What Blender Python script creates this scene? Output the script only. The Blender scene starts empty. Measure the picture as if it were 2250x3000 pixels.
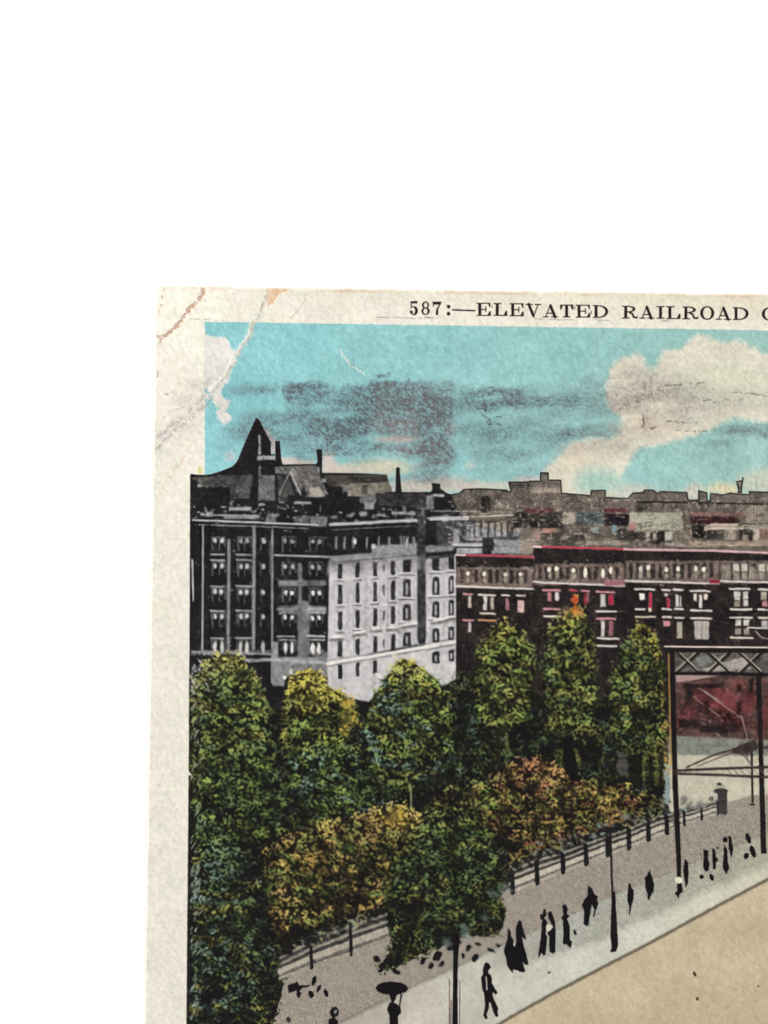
import bpy, math
import numpy as np

# ------------------------------------------------------------------ scene, camera, light
scene = bpy.context.scene
K_M = 1.0 / 26400.0            # one unit of the drawing plan in metres (card is 140 x 89 mm)
PX0, PY0 = 1125.0, 1500.0      # plan point under the camera
CARD_T = 0.00042               # card thickness
FAST_CELL = 1.5

cam_d = bpy.data.cameras.new('camera')
cam = bpy.data.objects.new('camera', cam_d)
scene.collection.objects.link(cam)
scene.camera = cam
CAM_H = 0.300
cam.location = (0, 0, CARD_T + CAM_H)
cam.rotation_euler = (0, 0, 0)
cam_d.sensor_fit = 'VERTICAL'
cam_d.sensor_height = 36.0
cam_d.lens = 36.0 * CAM_H / (3000 * K_M)
cam_d.clip_start = 0.01
cam_d.clip_end = 50.0

world = bpy.data.worlds.new('World')
scene.world = world
world.use_nodes = True
bg = world.node_tree.nodes['Background']
bg.inputs[0].default_value = (1.0, 1.0, 1.0, 1)
bg.inputs[1].default_value = 0.72


def area(name, loc, size, power, col):
    d = bpy.data.lights.new(name, 'AREA')
    d.shape = 'SQUARE'
    d.size = size
    d.energy = power
    d.color = col
    o = bpy.data.objects.new(name, d)
    scene.collection.objects.link(o)
    o.location = loc
    v = -o.location
    o.rotation_euler = v.to_track_quat('-Z', 'Y').to_euler()
    return o


area('window_light', (-1.15, 0.95, 1.05), 0.35, 44.0, (1.0, 0.985, 0.96))

scene.view_settings.view_transform = 'Standard'
scene.view_settings.look = 'None'
scene.view_settings.exposure = 0.0
scene.view_settings.gamma = 1.0
scene.view_settings.use_curve_mapping = False
LIGHT = 1.45                    # how bright a white sheet lies under these lamps


def tag(o, label=None, cat=None, group=None, kind=None):
    if label: o['label'] = label
    if cat: o['category'] = cat
    if group: o['group'] = group
    if kind: o['kind'] = kind
    return o


# ------------------------------------------------------------------ table
def table_material():
    m = bpy.data.materials.new('white_laminate')
    m.use_nodes = True
    nt = m.node_tree
    b = nt.nodes['Principled BSDF']
    b.inputs['Base Color'].default_value = (0.93, 0.93, 0.93, 1)
    b.inputs['Roughness'].default_value = 0.6
    b.inputs['Specular IOR Level'].default_value = 0.3
    n = nt.nodes.new('ShaderNodeTexNoise')
    n.inputs['Scale'].default_value = 900
    bp = nt.nodes.new('ShaderNodeBump')
    bp.inputs['Strength'].default_value = 0.03
    bp.inputs['Distance'].default_value = 0.0001
    nt.links.new(n.outputs['Fac'], bp.inputs['Height'])
    nt.links.new(bp.outputs['Normal'], b.inputs['Normal'])
    return m


me = bpy.data.meshes.new('table_surface')
s = 1.2
me.from_pydata([(-s, -s, 0), (s, -s, 0), (s, s, 0), (-s, s, 0)], [], [(0, 1, 2, 3)])
table = bpy.data.objects.new('table_surface', me)
scene.collection.objects.link(table)
me.materials.append(table_material())
tag(table, 'plain bright white surface under and around the postcard', 'surface', kind='structure')

# ------------------------------------------------------------------ the print, as a plan on a fine grid
rng = np.random.default_rng(587)
CE = FAST_CELL
CW, CH = 3690.0, 2345.0
W, H = int(CW / CE), int(CH / CE)


def xl(y):
    return 453.0 - (y - 900.0) * 0.0162


uu = np.arange(W + 1) * CE
vv = np.arange(H + 1) * CE
W1, H1 = W + 1, H + 1
XX = uu[None, :] + xl(840.0 + vv)[:, None]
YY = vv[:, None] + 840.0 + (XX - 600.0) * 0.0135
XX = XX.astype(np.float32)
YY = YY.astype(np.float32)


def vnoise(sx, sy, seed, ang=0.0):
    """smooth value noise, feature size sx,sy in plan units"""
    r = np.random.default_rng(seed)
    ca, sa = math.cos(ang), math.sin(ang)
    X = XX * ca + YY * sa
    Y = -XX * sa + YY * ca
    X = (X - X.min()) / sx
    Y = (Y - Y.min()) / sy
    g = r.random((int(Y.max()) + 3, int(X.max()) + 3)).astype(np.float32)
    xi = X.astype(np.int32); yi = Y.astype(np.int32)
    fx = X - xi; fy = Y - yi
    fx = fx * fx * (3 - 2 * fx); fy = fy * fy * (3 - 2 * fy)
    a = g[yi, xi] * (1 - fx) + g[yi, xi + 1] * fx
    b = g[yi + 1, xi] * (1 - fx) + g[yi + 1, xi + 1] * fx
    return a * (1 - fy) + b * fy


def fbm(s, seed, ang=0.0, asp=1.0, o=4):
    t = 0; n = 0; amp = 1.0
    for k in range(o):
        t = t + amp * vnoise(s * asp / 2 ** k, s / 2 ** k, seed + k * 17, ang)
        n += amp
        amp *= 0.55
    return t / n


wobx = (fbm(11, 3, o=3) - 0.5) * 2
woby = (fbm(11, 31, o=3) - 0.5) * 2
grain = fbm(7.0, 71, ang=0.9, asp=1.8, o=3) - 0.5        # paper fibres
speck = rng.random((H1, W1)).astype(np.float32)
cloudy = fbm(90, 5, o=4)
mid = fbm(28, 9, o=3)

C = np.zeros((H1, W1, 3), np.float32)
KK = np.zeros((H1, W1), np.float32)
LAB = np.zeros((H1, W1), np.int16)
HGT = np.zeros((H1, W1), np.float32)                     # relief in plan units

PARTS = [('card_stock', None, None)]


def part(name, label=None, parent='printed_picture'):
    PARTS.append((name, label, parent))
    return len(PARTS) - 1


def col(r, g, b):
    return np.array((r, g, b), np.float32) / 255.0


def sl(x0, y0, x1, y1, pad=6):
    j0 = max(0, int((x0 - pad - 456) / CE)); j1 = min(W1, int((x1 + pad - 405) / CE) + 2)
    i0 = max(0, int((y0 - pad - 892) / CE)); i1 = min(H1, int((y1 + pad - 836) / CE) + 2)
    return (slice(i0, max(i0, i1)), slice(j0, max(j0, j1)))


def pol(pts, soft=1.3, wob=1.2):
    p = np.array(pts, np.float32)
    S = sl(p[:, 0].min(), p[:, 1].min(), p[:, 0].max(), p[:, 1].max(), 6 + wob * 2)
    X = XX[S] + wobx[S] * wob; Y = YY[S] + woby[S] * wob
    if X.size == 0: return S, X
    big = X.size * len(p) > 6e7
    ins = np.zeros(X.shape, bool)
    d = np.full(X.shape, 1e9, np.float32)
    for k in range(len(p)):
        ax, ay = p[k]; bx, by = p[(k + 1) % len(p)]
        if ay != by:
            c = ((ay > Y) != (by > Y)) & (X < (bx - ax) * (Y - ay) / (by - ay) + ax)
            ins ^= c
        if not big:
            ex, ey = bx - ax, by - ay
            L = ex * ex + ey * ey + 1e-6
            t = np.clip(((X - ax) * ex + (Y - ay) * ey) / L, 0, 1)
            d = np.minimum(d, (X - ax - t * ex) ** 2 + (Y - ay - t * ey) ** 2)
    if big: return S, ins.astype(np.float32)
    d = np.sqrt(d); d = np.where(ins, -d, d)
    return S, np.clip(0.5 - d / (2 * soft), 0, 1)


def lin(pts, w, soft=1.2, wob=0.6):
    p = np.array(pts, np.float32)
    S = sl(p[:, 0].min(), p[:, 1].min(), p[:, 0].max(), p[:, 1].max(), 6 + w + wob * 2)
    X = XX[S] + wobx[S] * wob; Y = YY[S] + woby[S] * wob
    d = np.full(X.shape, 1e9, np.float32)
    for k in range(len(p) - 1):
        ax, ay = p[k]; bx, by = p[k + 1]
        ex, ey = bx - ax, by - ay
        L = ex * ex + ey * ey + 1e-6
        t = np.clip(((X - ax) * ex + (Y - ay) * ey) / L, 0, 1)
        d = np.minimum(d, (X - ax - t * ex) ** 2 + (Y - ay - t * ey) ** 2)
    d = np.sqrt(d) - w / 2
    return S, np.clip(0.5 - d / (2 * soft), 0, 1)


def ell(cx, cy, rx, ry, ang=0, soft=1.2, wob=0.8):
    r = max(rx, ry)
    S = sl(cx - r, cy - r, cx + r, cy + r, 6)
    X = XX[S] + wobx[S] * wob - cx; Y = YY[S] + woby[S] * wob - cy
    ca, sa = math.cos(ang), math.sin(ang)
    x = X * ca + Y * sa; y = -X * sa + Y * ca
    q = np.sqrt((x / rx) ** 2 + (y / ry) ** 2)
    return S, np.clip(0.5 - (q - 1) * min(rx, ry) / (2 * soft), 0, 1)


def put(sm, c=None, k=None, lab=None, a=1.0):
    S, m = sm
    if m.size == 0: return
    m = m * a
    if c is not None: C[S] = C[S] * (1 - m[..., None]) + np.asarray(c, np.float32) * m[..., None]
    if k is not None: KK[S] = KK[S] * (1 - m) + k * m
    if lab is not None: LAB[S] = np.where(m > 0.5, lab, LAB[S])


def box(x0, y0, x1, y1, **kw):
    s_ = kw.pop('soft', 1.2); w_ = kw.pop('wob', 1.0)
    put(pol([(x0, y0), (x1, y0), (x1, y1), (x0, y1)], s_, w_), **kw)


def Z(ox, oy, size, pts):
    f = size / 1659.0
    return [(ox + x * f, oy + y * f) for x, y in pts]


# ------------------------------------------------------------------ paper
base = col(240, 235, 221)
C[:] = base
corner = np.clip(1 - np.hypot(XX - 470, YY - 860) / 420, 0, 1)
C += corner[..., None] * col(14, 14, 12)  # brighter light at the upper left corner, put into the paper colour
warm = np.clip((XX - 700) / 1500, 0, 1) * np.clip(1 - (YY - 840) / 140, 0, 1)
C += warm[..., None] * (col(230, 221, 196) - base)
C += ((cloudy - 0.5) * 0.07)[..., None]
C += (np.clip(vnoise(60, 90, 91) - .5, 0, 1) * .06)[..., None] * np.array((.0, -.15, .25), np.float32)
C += (np.clip(mid - 0.55, 0, 1) * 0.20)[..., None] * np.array((-0.25, -0.15, -0.45), np.float32)
lowleft = np.clip((YY - 1200) / 1800, 0, 1)
C -= lowleft[..., None] * col(8, 8, 7)  # light falling off down the card, painted into the paper tone

P_PIC = part('printed_picture', 'printed colour picture of a city avenue under a turquoise sky', 'ROOT')
P_CLOUD1 = part('printed_cloud', 'white cloud at the left end of the printed sky')
P_CLOUD2 = part('printed_cloud', 'large cream cloud bank at the upper right of the printed sky')
P_CAP = part('caption_lettering', 'black serif capitals reading 587:—ELEVATED RAILROAD C', 'ROOT')
P_SMUDGE = part('postmark_smudge', 'grey brown smeared postmark ink over the sky', 'ROOT')
P_CR1 = part('crease', 'short brown crease across the upper left corner', 'ROOT')
P_CR2 = part('crease', 'long crease running down left from the peeled top edge', 'ROOT')
P_HOTEL = part('printed_hotel', 'tall hotel with pointed turret, dark front and pale side wall')
P_SKYL = part('printed_rooftops', 'grey hatched rooftops along the horizon')
P_ROW = [part('printed_row_house', 'dark row house with red cornice beside the hotel'),
         part('printed_row_house', 'dark row house second from the hotel, taller than the first'),
         part('printed_row_house', 'dark row house third from the hotel'),
         part('printed_row_house', 'dark row house at the right edge of the picture')]
P_PARK = part('printed_park', 'dark undergrowth between the printed trees')
P_PATH = part('printed_path', 'grey hatched path in front of the fence')
P_WALK = part('printed_pavement', 'pale bluish grey pavement with walkers')
P_STREET = part('printed_street', 'plain tan roadway at the lower right')
P_KERB = part('printed_kerb', 'dark kerb line between pavement and roadway')
P_YARD = part('printed_square', 'pale ground and red brown walls seen through the railway posts')
P_RAIL = part('printed_elevated_railway', 'dark iron truss, posts and cross bars of the elevated railway')
P_FENCE = part('printed_fence', 'low park fence of dark posts and pale rails')
P_PILLAR = part('printed_gate_pillar', 'stout dark gate pillar at the end of the fence')
P_LAMP = part('printed_lamp_post', 'tall thin dark lamp post with thick base on the pavement')

# ------------------------------------------------------------------ sky
skyL = 600.0
PB = 3110.0     # lower edge of the print
PR = 4010.0     # right edge of the print


def skytop(x):
    return 942.5 + (x - 600) * 0.0155


sky = col(118, 196, 206)
sk = pol([(skyL, skytop(600)), (PR, skytop(PR)), (PR, 1700), (skyL, 1700)], 1.5, 1.5)
S, m = sk
skycol = np.zeros(C[S].shape, np.float32)
tx = np.clip((XX[S] - 600) / 1650, 0, 1)[..., None]
ty = np.clip((YY[S] - 950) / 480, 0, 1)[..., None]
skycol[:] = col(144, 204, 208) * (1 - tx) + col(158, 198, 190) * tx
skycol += (1 - np.clip(ty * 3, 0, 1)) * col(0, 0, 0) + ty * col(2, 0, 0)
skycol += ((cloudy[S] - 0.5) * 0.10)[..., None]
skycol += ((mid[S] - 0.5) * 0.05)[..., None]
put((S, m), c=skycol, lab=P_PIC)

cloudcol = col(224, 219, 200)


def cloud(pts, lab=None, a=1.0, soft=9, c=None, wob=3.5):
    S, m = pol(pts, soft, wob)
    m = np.clip(m + (grain[S] * 1.6 + (speck[S] - .5) * .4) * 4 * m * (1 - m) * .6, 0, 1)
    cc = np.zeros(C[S].shape, np.float32) + (cloudcol if c is None else c)
    cc += ((cloudy[S] - 0.5) * 0.12)[..., None]
    ok = (XX[S] > skyL) & (YY[S] > skytop(XX[S]) + 4)
    put((S, m * ok), c=cc, lab=lab, a=a)


cl = Z(420, 820, 480, [(560, 535), (620, 535), (680, 565), (740, 585), (800, 570), (850, 600), (885, 680), (940, 740), (930, 840),
                       (880, 960), (860, 1030), (800, 1100), (770, 1150), (830, 1210), (890, 1220), (870, 1260), (830, 1330),
                       (880, 1360), (890, 1410), (820, 1470), (760, 1420), (740, 1340), (770, 1310), (700, 1240), (690, 1160),
                       (650, 1110), (560, 1090)])
cloud(cl, P_CLOUD1, c=col(232, 228, 220), soft=4, wob=3)
cb = Z(1770, 820, 480, [(15, 1180), (20, 1080), (45, 1000), (40, 920), (100, 830), (180, 790), (300, 770), (345, 730), (400, 800),
                        (430, 880), (500, 900), (560, 800), (600, 730), (700, 690), (760, 700), (840, 640), (900, 575),
                        (960, 545), (1060, 570), (1130, 620), (1200, 640), (1280, 615), (1370, 610), (1440, 650),
                        (1540, 690), (1600, 740), (1700, 770)])
cb += [(2400, 1090), (2560, 1150), (2600, 1235), (2250, 1238), (2155, 1225), (2110, 1243), (2080, 1262), (2000, 1288),
       (1930, 1305), (1880, 1312), (1862, 1320), (1850, 1345), (1835, 1370), (1820, 1400), (1800, 1440), (1815, 1470),
       (1740, 1470), (1560, 1470), (1572, 1420),
       (1593, 1383), (1603, 1364), (1631, 1350), (1651, 1328), (1680, 1294), (1708, 1289), (1754, 1282), (1781, 1289),
       (1812, 1272), (1831, 1241), (1817, 1222), (1798, 1210), (1780, 1185)]
cloud(cb, P_CLOUD2)
# softer tints inside the cloud and thin cloud at the horizon
for cx, cy, rx, ry, c_, a in [
        (1750, 1415, 62, 40, col(158, 200, 190), .75), (1725, 1375, 30, 22, col(175, 205, 194), .5), (1800, 1425, 34, 34, col(176, 204, 190), .6), (1900, 1250, 110, 30, col(224, 205, 182), .45),
        (1690, 1345, 60, 40, col(226, 210, 186), .5), (2130, 1120, 150, 60, col(214, 214, 190), .5),
        (1550, 1405, 38, 12, col(214, 200, 196), .8), (1430, 1425, 130, 16, col(214, 206, 190), .8),
        (1375, 1365, 16, 10, col(214, 212, 196), .5), (1320, 1255, 18, 22, col(205, 205, 200), .5),
        (675, 1338, 16, 14, col(214, 212, 212), .6), (1000, 1375, 70, 14, col(214, 196, 176), .8),
        (962, 1355, 20, 30, col(224, 200, 190), .8), (1120, 1368, 90, 22, col(216, 205, 178), .85),
        (1165, 1287, 60, 9, col(205, 182, 172), .8), (1220, 1425, 90, 18, col(214, 196, 180), .8),
        (1320, 1420, 60, 26, col(200, 186, 176), .7), (1860, 1440, 60, 22, col(214, 205, 190), .7),
        (1990, 1450, 80, 14, col(205, 206, 190), .8), (2035, 1440, 26, 28, col(214, 205, 190), .8),
        (2120, 1432, 50, 18, col(226, 212, 176), .9), (2230, 1415, 70, 32, col(206, 206, 188), .8),
        (1740, 1452, 110, 10, col(214, 208, 192), .8), (852, 1350, 30, 10, col(220, 206, 196), .6),
        (2400, 1400, 200, 40, col(206, 206, 188), .8), (2900, 1380, 260, 60, col(214, 208, 190), .8),
        (3500, 1150, 330, 70, col(218, 212, 192), .9), (3300, 1330, 240, 50, col(214, 208, 190), .8)]:
    S, m = ell(cx, cy, rx, ry, 0, min(rx, ry) * 0.45, 9)
    put((S, m * (XX[S] > skyL) * (XX[S] < PR)), c=c_, a=a)
# pale halo beside the turret (left blank in the blue plate)
put(pol(Z(520, 1200, 400, [(1050, 220), (1100, 250), (1150, 330), (1200, 380), (1200, 520), (1130, 520), (1130, 400)]), 1.5, 1),
    c=col(214, 206, 196))
put(pol(Z(520, 1200, 400, [(1240, 560), (1330, 600), (1659, 610), (1659, 670), (1260, 670)]), 3, 2), c=col(212, 196, 184), a=.8)
# yellow register mark
put(ell(586, 1378, 7, 11, 0, 3), c=col(214, 204, 140), a=.8)

# ------------------------------------------------------------------ smeared postmark
streak = fbm(26, 203, ang=-0.12, asp=3.2, o=4)
streak2 = fbm(9, 215, ang=0.8, asp=1.6, o=3)
sm_a = np.zeros((H1, W1), np.float32)
sm_b = np.zeros((H1, W1), np.float32)
for cx, cy, rx, ry, a, b in [
        (1205, 1158, 112, 34, .95, .3), (1120, 1172, 48, 26, .8, 0), (1290, 1180, 38, 34, .8, .7), (1010, 1152, 50, 16, .55, 0),
        (905, 1146, 42, 20, .75, 0), (848, 1160, 12, 18, .85, 0), (870, 1140, 26, 8, .8, 0), (745, 1140, 80, 16, .45, 0),
        (905, 1218, 62, 34, .7, 0), (1010, 1205, 44, 36, .6, 0), (1022, 1262, 62, 30, .8, .1), (1150, 1225, 90, 28, .6, .7),
        (1150, 1248, 76, 26, .65, .9), (1258, 1245, 70, 42, .8, 0), (800, 1235, 60, 24, .4, 0), (735, 1262, 70, 40, .35, 0),
        (995, 1300, 60, 30, .65, 0), (1175, 1308, 80, 18, .7, .9), (1290, 1325, 38, 40, .7, 0), (1230, 1380, 60, 22, .4, .6),
        (1122, 1100, 18, 7, .7, 0), (1430, 1160, 72, 22, .62, 0), (1410, 1180, 50, 26, .5, .2), (1500, 1180, 50, 20, .5, .3),
        (1600, 1180, 90, 16, .42, 0), (1745, 1115, 50, 20, .42, 0), (1730, 1170, 70, 40, .38, 0), (1420, 1270, 90, 22, .33, 0),
        (1700, 1265, 100, 18, .5, 0), (1480, 1330, 90, 22, .22, 0), (1580, 1375, 60, 22, .3, 0), (2180, 1262, 80, 16, .5, 0),
        (2110, 1300, 60, 10, .3, 0), (2240, 1276, 20, 10, .5, 0), (1860, 1150, 70, 60, .25, .6), (1895, 1235, 22, 34, .4, .9),
        (1960, 1130, 90, 14, .22, 0), (2010, 1230, 60, 24, .2, 0), (920, 1330, 60, 30, .35, 0), (1060, 1340, 60, 26, .3, 0),
        (1180, 1200, 150, 60, .45, .3), (960, 1240, 150, 70, .35, 0), (1120, 1290, 160, 50, .35, .3), (880, 1290, 120, 40, .3, 0), (1000, 1170, 150, 30, .35, 0),
        (1450, 1230, 180, 60, .28, 0), (1650, 1250, 120, 50, .30, 0), (1500, 1300, 180, 50, .22, 0), (1250, 1290, 60, 80, .5, 0), (1080, 1220, 90, 40, .5, .2), (700, 1300, 60, 50, .25, 0),
        (1500, 1160, 220, 24, .35, 0), (1880, 1170, 150, 80, .34, .6), (2080, 1180, 160, 40, .24, .5), (1780, 1290, 140, 50, .2, .7),
        (590, 1130, 40, 16, .25, .8), (545, 1210, 40, 70, .18, .8), (1340, 1140, 40, 10, .3, 0), (1850, 1320, 40, 20, .25, .2)]:
    S, m = ell(cx, cy, rx, ry, -0.04, min(rx, ry) * 0.5, 12)
    t = m * a * np.clip(0.72 + 1.9 * (streak[S] - 0.46) + .5 * (streak2[S] - .5), 0.08, 1.2)
    sm_a[S] = 1 - (1 - sm_a[S]) * (1 - np.clip(t, 0, 1))
    sm_b[S] = np.maximum(sm_b[S], m * b)
for x0, y0, x1, y1, a, b in [(1085, 1118, 1325, 1200, .7, .4), (1180, 1195, 1322, 1245, .6, .8), (1135, 1222, 1240, 1285, .55, 1), (1225, 1200, 1320, 1300, .5, .3),
                              (905, 1200, 1080, 1280, .42, 0), (830, 1122, 960, 1165, .5, 0), (1000, 1130, 1085, 1180, .5, 0), (960, 1250, 1080, 1330, .4, 0),
                              (1140, 1300, 1262, 1345, .6, 1), (1232, 1290, 1325, 1425, .5, .5), (1330, 1138, 1530, 1195, .42, .1), (700, 1200, 860, 1290, .22, .1),
                              (1000, 1385, 1230, 1440, .3, .8), (1380, 1330, 1560, 1420, .18, 0), (1600, 1180, 1690, 1290, .2, 0)]:
    S, m = pol([(x0, y0), (x1, y0), (x1, y1), (x0, y1)], 7, 9)
    t = m * a * np.clip(.62 + 2.6 * (streak[S] - .46), 0.0, 1.25)
    sm_a[S] = 1 - (1 - sm_a[S]) * (1 - np.clip(t, 0, 1)); sm_b[S] = np.maximum(sm_b[S] * (1 - m), m * b)
sm_a *= .86
for cx, cy, rx, ry, a in [(1120, 1372, 100, 26, .65), (1165, 1290, 60, 9, .6), (975, 1370, 50, 30, .5), (960, 1195, 60, 10, .4), (1080, 1280, 40, 12, .5), (830, 1195, 90, 9, .5), (1320, 1400, 40, 30, .4)]:
    S, m = ell(cx, cy, rx, ry, -.03, min(rx, ry) * .5, 10)
    sm_a[S] *= 1 - a * m
inksm = col(84, 88, 96)[None, None] * (1 - sm_b[..., None]) + col(112, 92, 92)[None, None] * sm_b[..., None]
smg = fbm(4.5, 222, ang=.8, asp=1.5, o=1) - .5
aa = np.clip(sm_a * (0.84 + .7 * grain + .95 * smg + 0.5 * (speck - .5)), 0, 0.88)[..., None]
C = C * (1 - aa) + inksm * aa
lowf = sm_a
LAB[(lowf > 0.45) & (LAB == P_PIC)] = P_SMUDGE

# fine vertical ghost streaks over the horizon on the right
for k in range(26):
    x = 2010 + rng.random() * 230; y = 1385 + rng.random() * 40
    put(lin([(x, y), (x + rng.normal() * 2, y + 14 + rng.random() * 30)], 2.5, 2.0), c=col(110, 130, 124), a=.2)

# ------------------------------------------------------------------ caption letters
INK = col(38, 30, 32)


def half(cx0, y0, y1, x1, thick, thin):
    """right-hand bowl as outer polygon minus inner polygon"""
    def arc(xa, ya, yb, xb):
        cy = (ya + yb) / 2; ry = (yb - ya) / 2
        return [(xa, ya)] + [(xa + (xb - xa) * math.sin(t) ** 0.8, cy - ry * math.cos(t)) for t in np.linspace(0.05, math.pi - 0.05, 14)] + [(xa, yb)]
    return arc(cx0, y0, y1, x1), arc(cx0, y0 + thin, y1 - thin, x1 - thick)


def glyph(ch, x0, y0, x1, y1):
    w = x1 - x0; h = y1 - y0
    S = sl(x0 - 4, y0 - 4, x1 + 4, y1 + 4)
    A = np.zeros(XX[S].shape, np.float32)
    T, t = 8.6, 3.2

    def full(sm):
        S2, m = sm
        o = np.zeros((H1, W1), np.float32)[S] if False else None
        r = np.zeros(A.shape, np.float32)
        r0 = S2[0].start - S[0].start; c0 = S2[1].start - S[1].start
        a0, b0 = max(0, r0), max(0, c0)
        a1, b1 = min(A.shape[0], r0 + m.shape[0]), min(A.shape[1], c0 + m.shape[1])
        r[a0:a1, b0:b1] = m[a0 - r0:a1 - r0, b0 - c0:b1 - c0]
        return r

    def add(pts, wob=.5): np.maximum(A, full(pol(pts, 1.0, wob)), out=A)
    def sub(pts): A[:] = np.minimum(A, 1 - full(pol(pts, 1.0, .5)))
    def addl(pts, ww): np.maximum(A, full(lin(pts, ww, 1.0, .4)), out=A)
    def adde(*e): np.maximum(A, full(ell(*e, 0, 1.0, .5)), out=A)
    def sube(*e): A[:] = np.minimum(A, 1 - full(ell(*e, 0, 1.0, .5)))
    def R(a, b, c, d): add([(a, b), (c, b), (c, d), (a, d)])

    if ch in 'ELD RI':
        sx = x0 + 5.5
    if ch == 'E':
        R(x0 + 5, y0, x0 + 5 + T, y1); R(x0, y0, x1 - 1, y0 + t); R(x0, y1 - t, x1, y1)
        R(x0 + 8, y0 + h * .46, x0 + w * .68, y0 + h * .46 + t)
        R(x0 + w * .62, y0 + h * .28, x0 + w * .70, y0 + h * .70)
        add([(x1 - 1, y0), (x1 - 1, y0 + h * .34), (x1 - 4, y0 + h * .34), (x1 - 8, y0 + 2)])
        add([(x1, y1), (x1, y0 + h * .64), (x1 - 4, y0 + h * .64), (x1 - 10, y1 - 2)])
    elif ch == 'L':
        R(x0 + 6, y0, x0 + 6 + T, y1); R(x0, y0, x0 + w * .56, y0 + t); R(x0, y1 - t, x1, y1)
        add([(x1, y1), (x1 - .5, y0 + h * .58), (x1 - 4, y0 + h * .58), (x1 - 11, y1 - 2)])
    elif ch == 'I':
        cx = (x0 + x1) / 2
        R(cx - T / 2, y0, cx + T / 2, y1); R(x0, y0, x1, y0 + t); R(x0, y1 - t, x1, y1)
    elif ch == 'T':
        cx = (x0 + x1) / 2
        R(cx - T / 2, y0, cx + T / 2, y1); R(x0, y0, x1, y0 + t); R(x0 + w * .2, y1 - t, x1 - w * .2, y1)
        add([(x0, y0), (x0, y0 + h * .4), (x0 + 3, y0 + h * .4), (x0 + 9, y0 + 2)])
        add([(x1, y0), (x1, y0 + h * .4), (x1 - 3, y0 + h * .4), (x1 - 9, y0 + 2)])
    elif ch == 'V':
        cx = x0 + w * .5
        addl([(x0 + w * .20, y0 + 1), (cx, y1 - 4)], T - .5); addl([(x1 - w * .20, y0 + 1), (cx, y1 - 1)], t)
        R(x0, y0, x0 + w * .46, y0 + t); R(x1 - w * .42, y0, x1, y0 + t)
    elif ch == 'A':
        cx = x0 + w * .5
        addl([(cx, y0 + 4), (x1 - w * .20, y1 - 1)], T - .5); addl([(cx, y0 + 1), (x0 + w * .18, y1 - 1)], t)
        R(x0, y1 - t, x0 + w * .40, y1); R(x1 - w * .46, y1 - t, x1, y1)
        R(x0 + w * .28, y0 + h * .64, x1 - w * .28, y0 + h * .64 + t)
    elif ch == 'D':
        o, i = half(x0 + 12, y0, y1, x1, T, t)
        add(o); sub(i)
        R(x0 + 5, y0, x0 + 5 + T, y1); R(x0, y0, x0 + 16, y0 + t); R(x0, y1 - t, x0 + 16, y1)
    elif ch == 'R':
        o, i = half(x0 + 12, y0, y0 + h * .52, x1 - w * .14, T - .5, t)
        add(o); sub(i)
        R(x0 + 6, y0, x0 + 6 + T, y1); R(x0, y0, x0 + 16, y0 + t); R(x0, y1 - t, x0 + w * .48, y1)
        addl([(x0 + w * .48, y0 + h * .52), (x0 + w * .66, y0 + h * .62), (x0 + w * .74, y1 - 4), (x1 - 3, y1 - 3)], T * .62)
        addl([(x1 - 5, y1 - 2), (x1, y1 - 7)], t * .8)
    elif ch in 'OC':
        cx, cy = (x0 + x1) / 2, (y0 + y1) / 2
        adde(cx, cy, w / 2, h / 2 + .5); sube(cx, cy, w / 2 - T, h / 2 - t + .4)
        if ch == 'C':
            sub([(cx + w * .22, y0 + h * .34), (x1 + 5, y0 + h * .34), (x1 + 5, y0 + h * .68), (cx + w * .22, y0 + h * .68)])
            R(x1 - 5, y0, x1 - 2, y0 + h * .36)
    elif ch == '5':
        R(x0 + 2, y0, x0 + 2 + t, y0 + h * .5); add([(x0 + 2, y0), (x1 - 1, y0 - .5), (x1 - 3, y0 + 7), (x0 + 3, y0 + 6)])
        adde(x0 + w * .48, y0 + h * .68, w * .50, h * .33); sube(x0 + w * .34, y0 + h * .68, w * .28, h * .25)
        sub([(x0 - 3, y0 + h * .52), (x0 + w * .3, y0 + h * .52), (x0 + w * .3, y0 + h * .66), (x0 - 3, y0 + h * .66)])
        adde(x0 + 4.5, y0 + h * .80, 4.5, 4.5)
    elif ch == '8':
        cx = (x0 + x1) / 2
        adde(cx, y0 + h * .26, w * .42, h * .27); adde(cx, y0 + h * .72, w * .5, h * .29)
        sube(cx + .5, y0 + h * .26, w * .20, h * .19); sube(cx - .3, y0 + h * .73, w * .25, h * .20)
    elif ch == '7':
        add([(x0, y0), (x1, y0 - .5), (x1, y0 + 4), (x0 + w * .66, y0 + h * .55), (x0 + w * .64, y1), (x0 + w * .36, y1 + .5),
             (x0 + w * .40, y0 + h * .6), (x1 - 6, y0 + 8), (x0, y0 + 8)])
        R(x0, y0 - 1, x0 + 2.5, y0 + h * .35)
    put((S, A), c=INK, k=0.0, lab=P_CAP)


def cap(ox, items):
    f = 480 / 1659.0
    for ch, a, b, c, d in items:
        glyph(ch, ox + a * f, 820 + b * f, ox + c * f, 820 + d * f)


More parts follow.
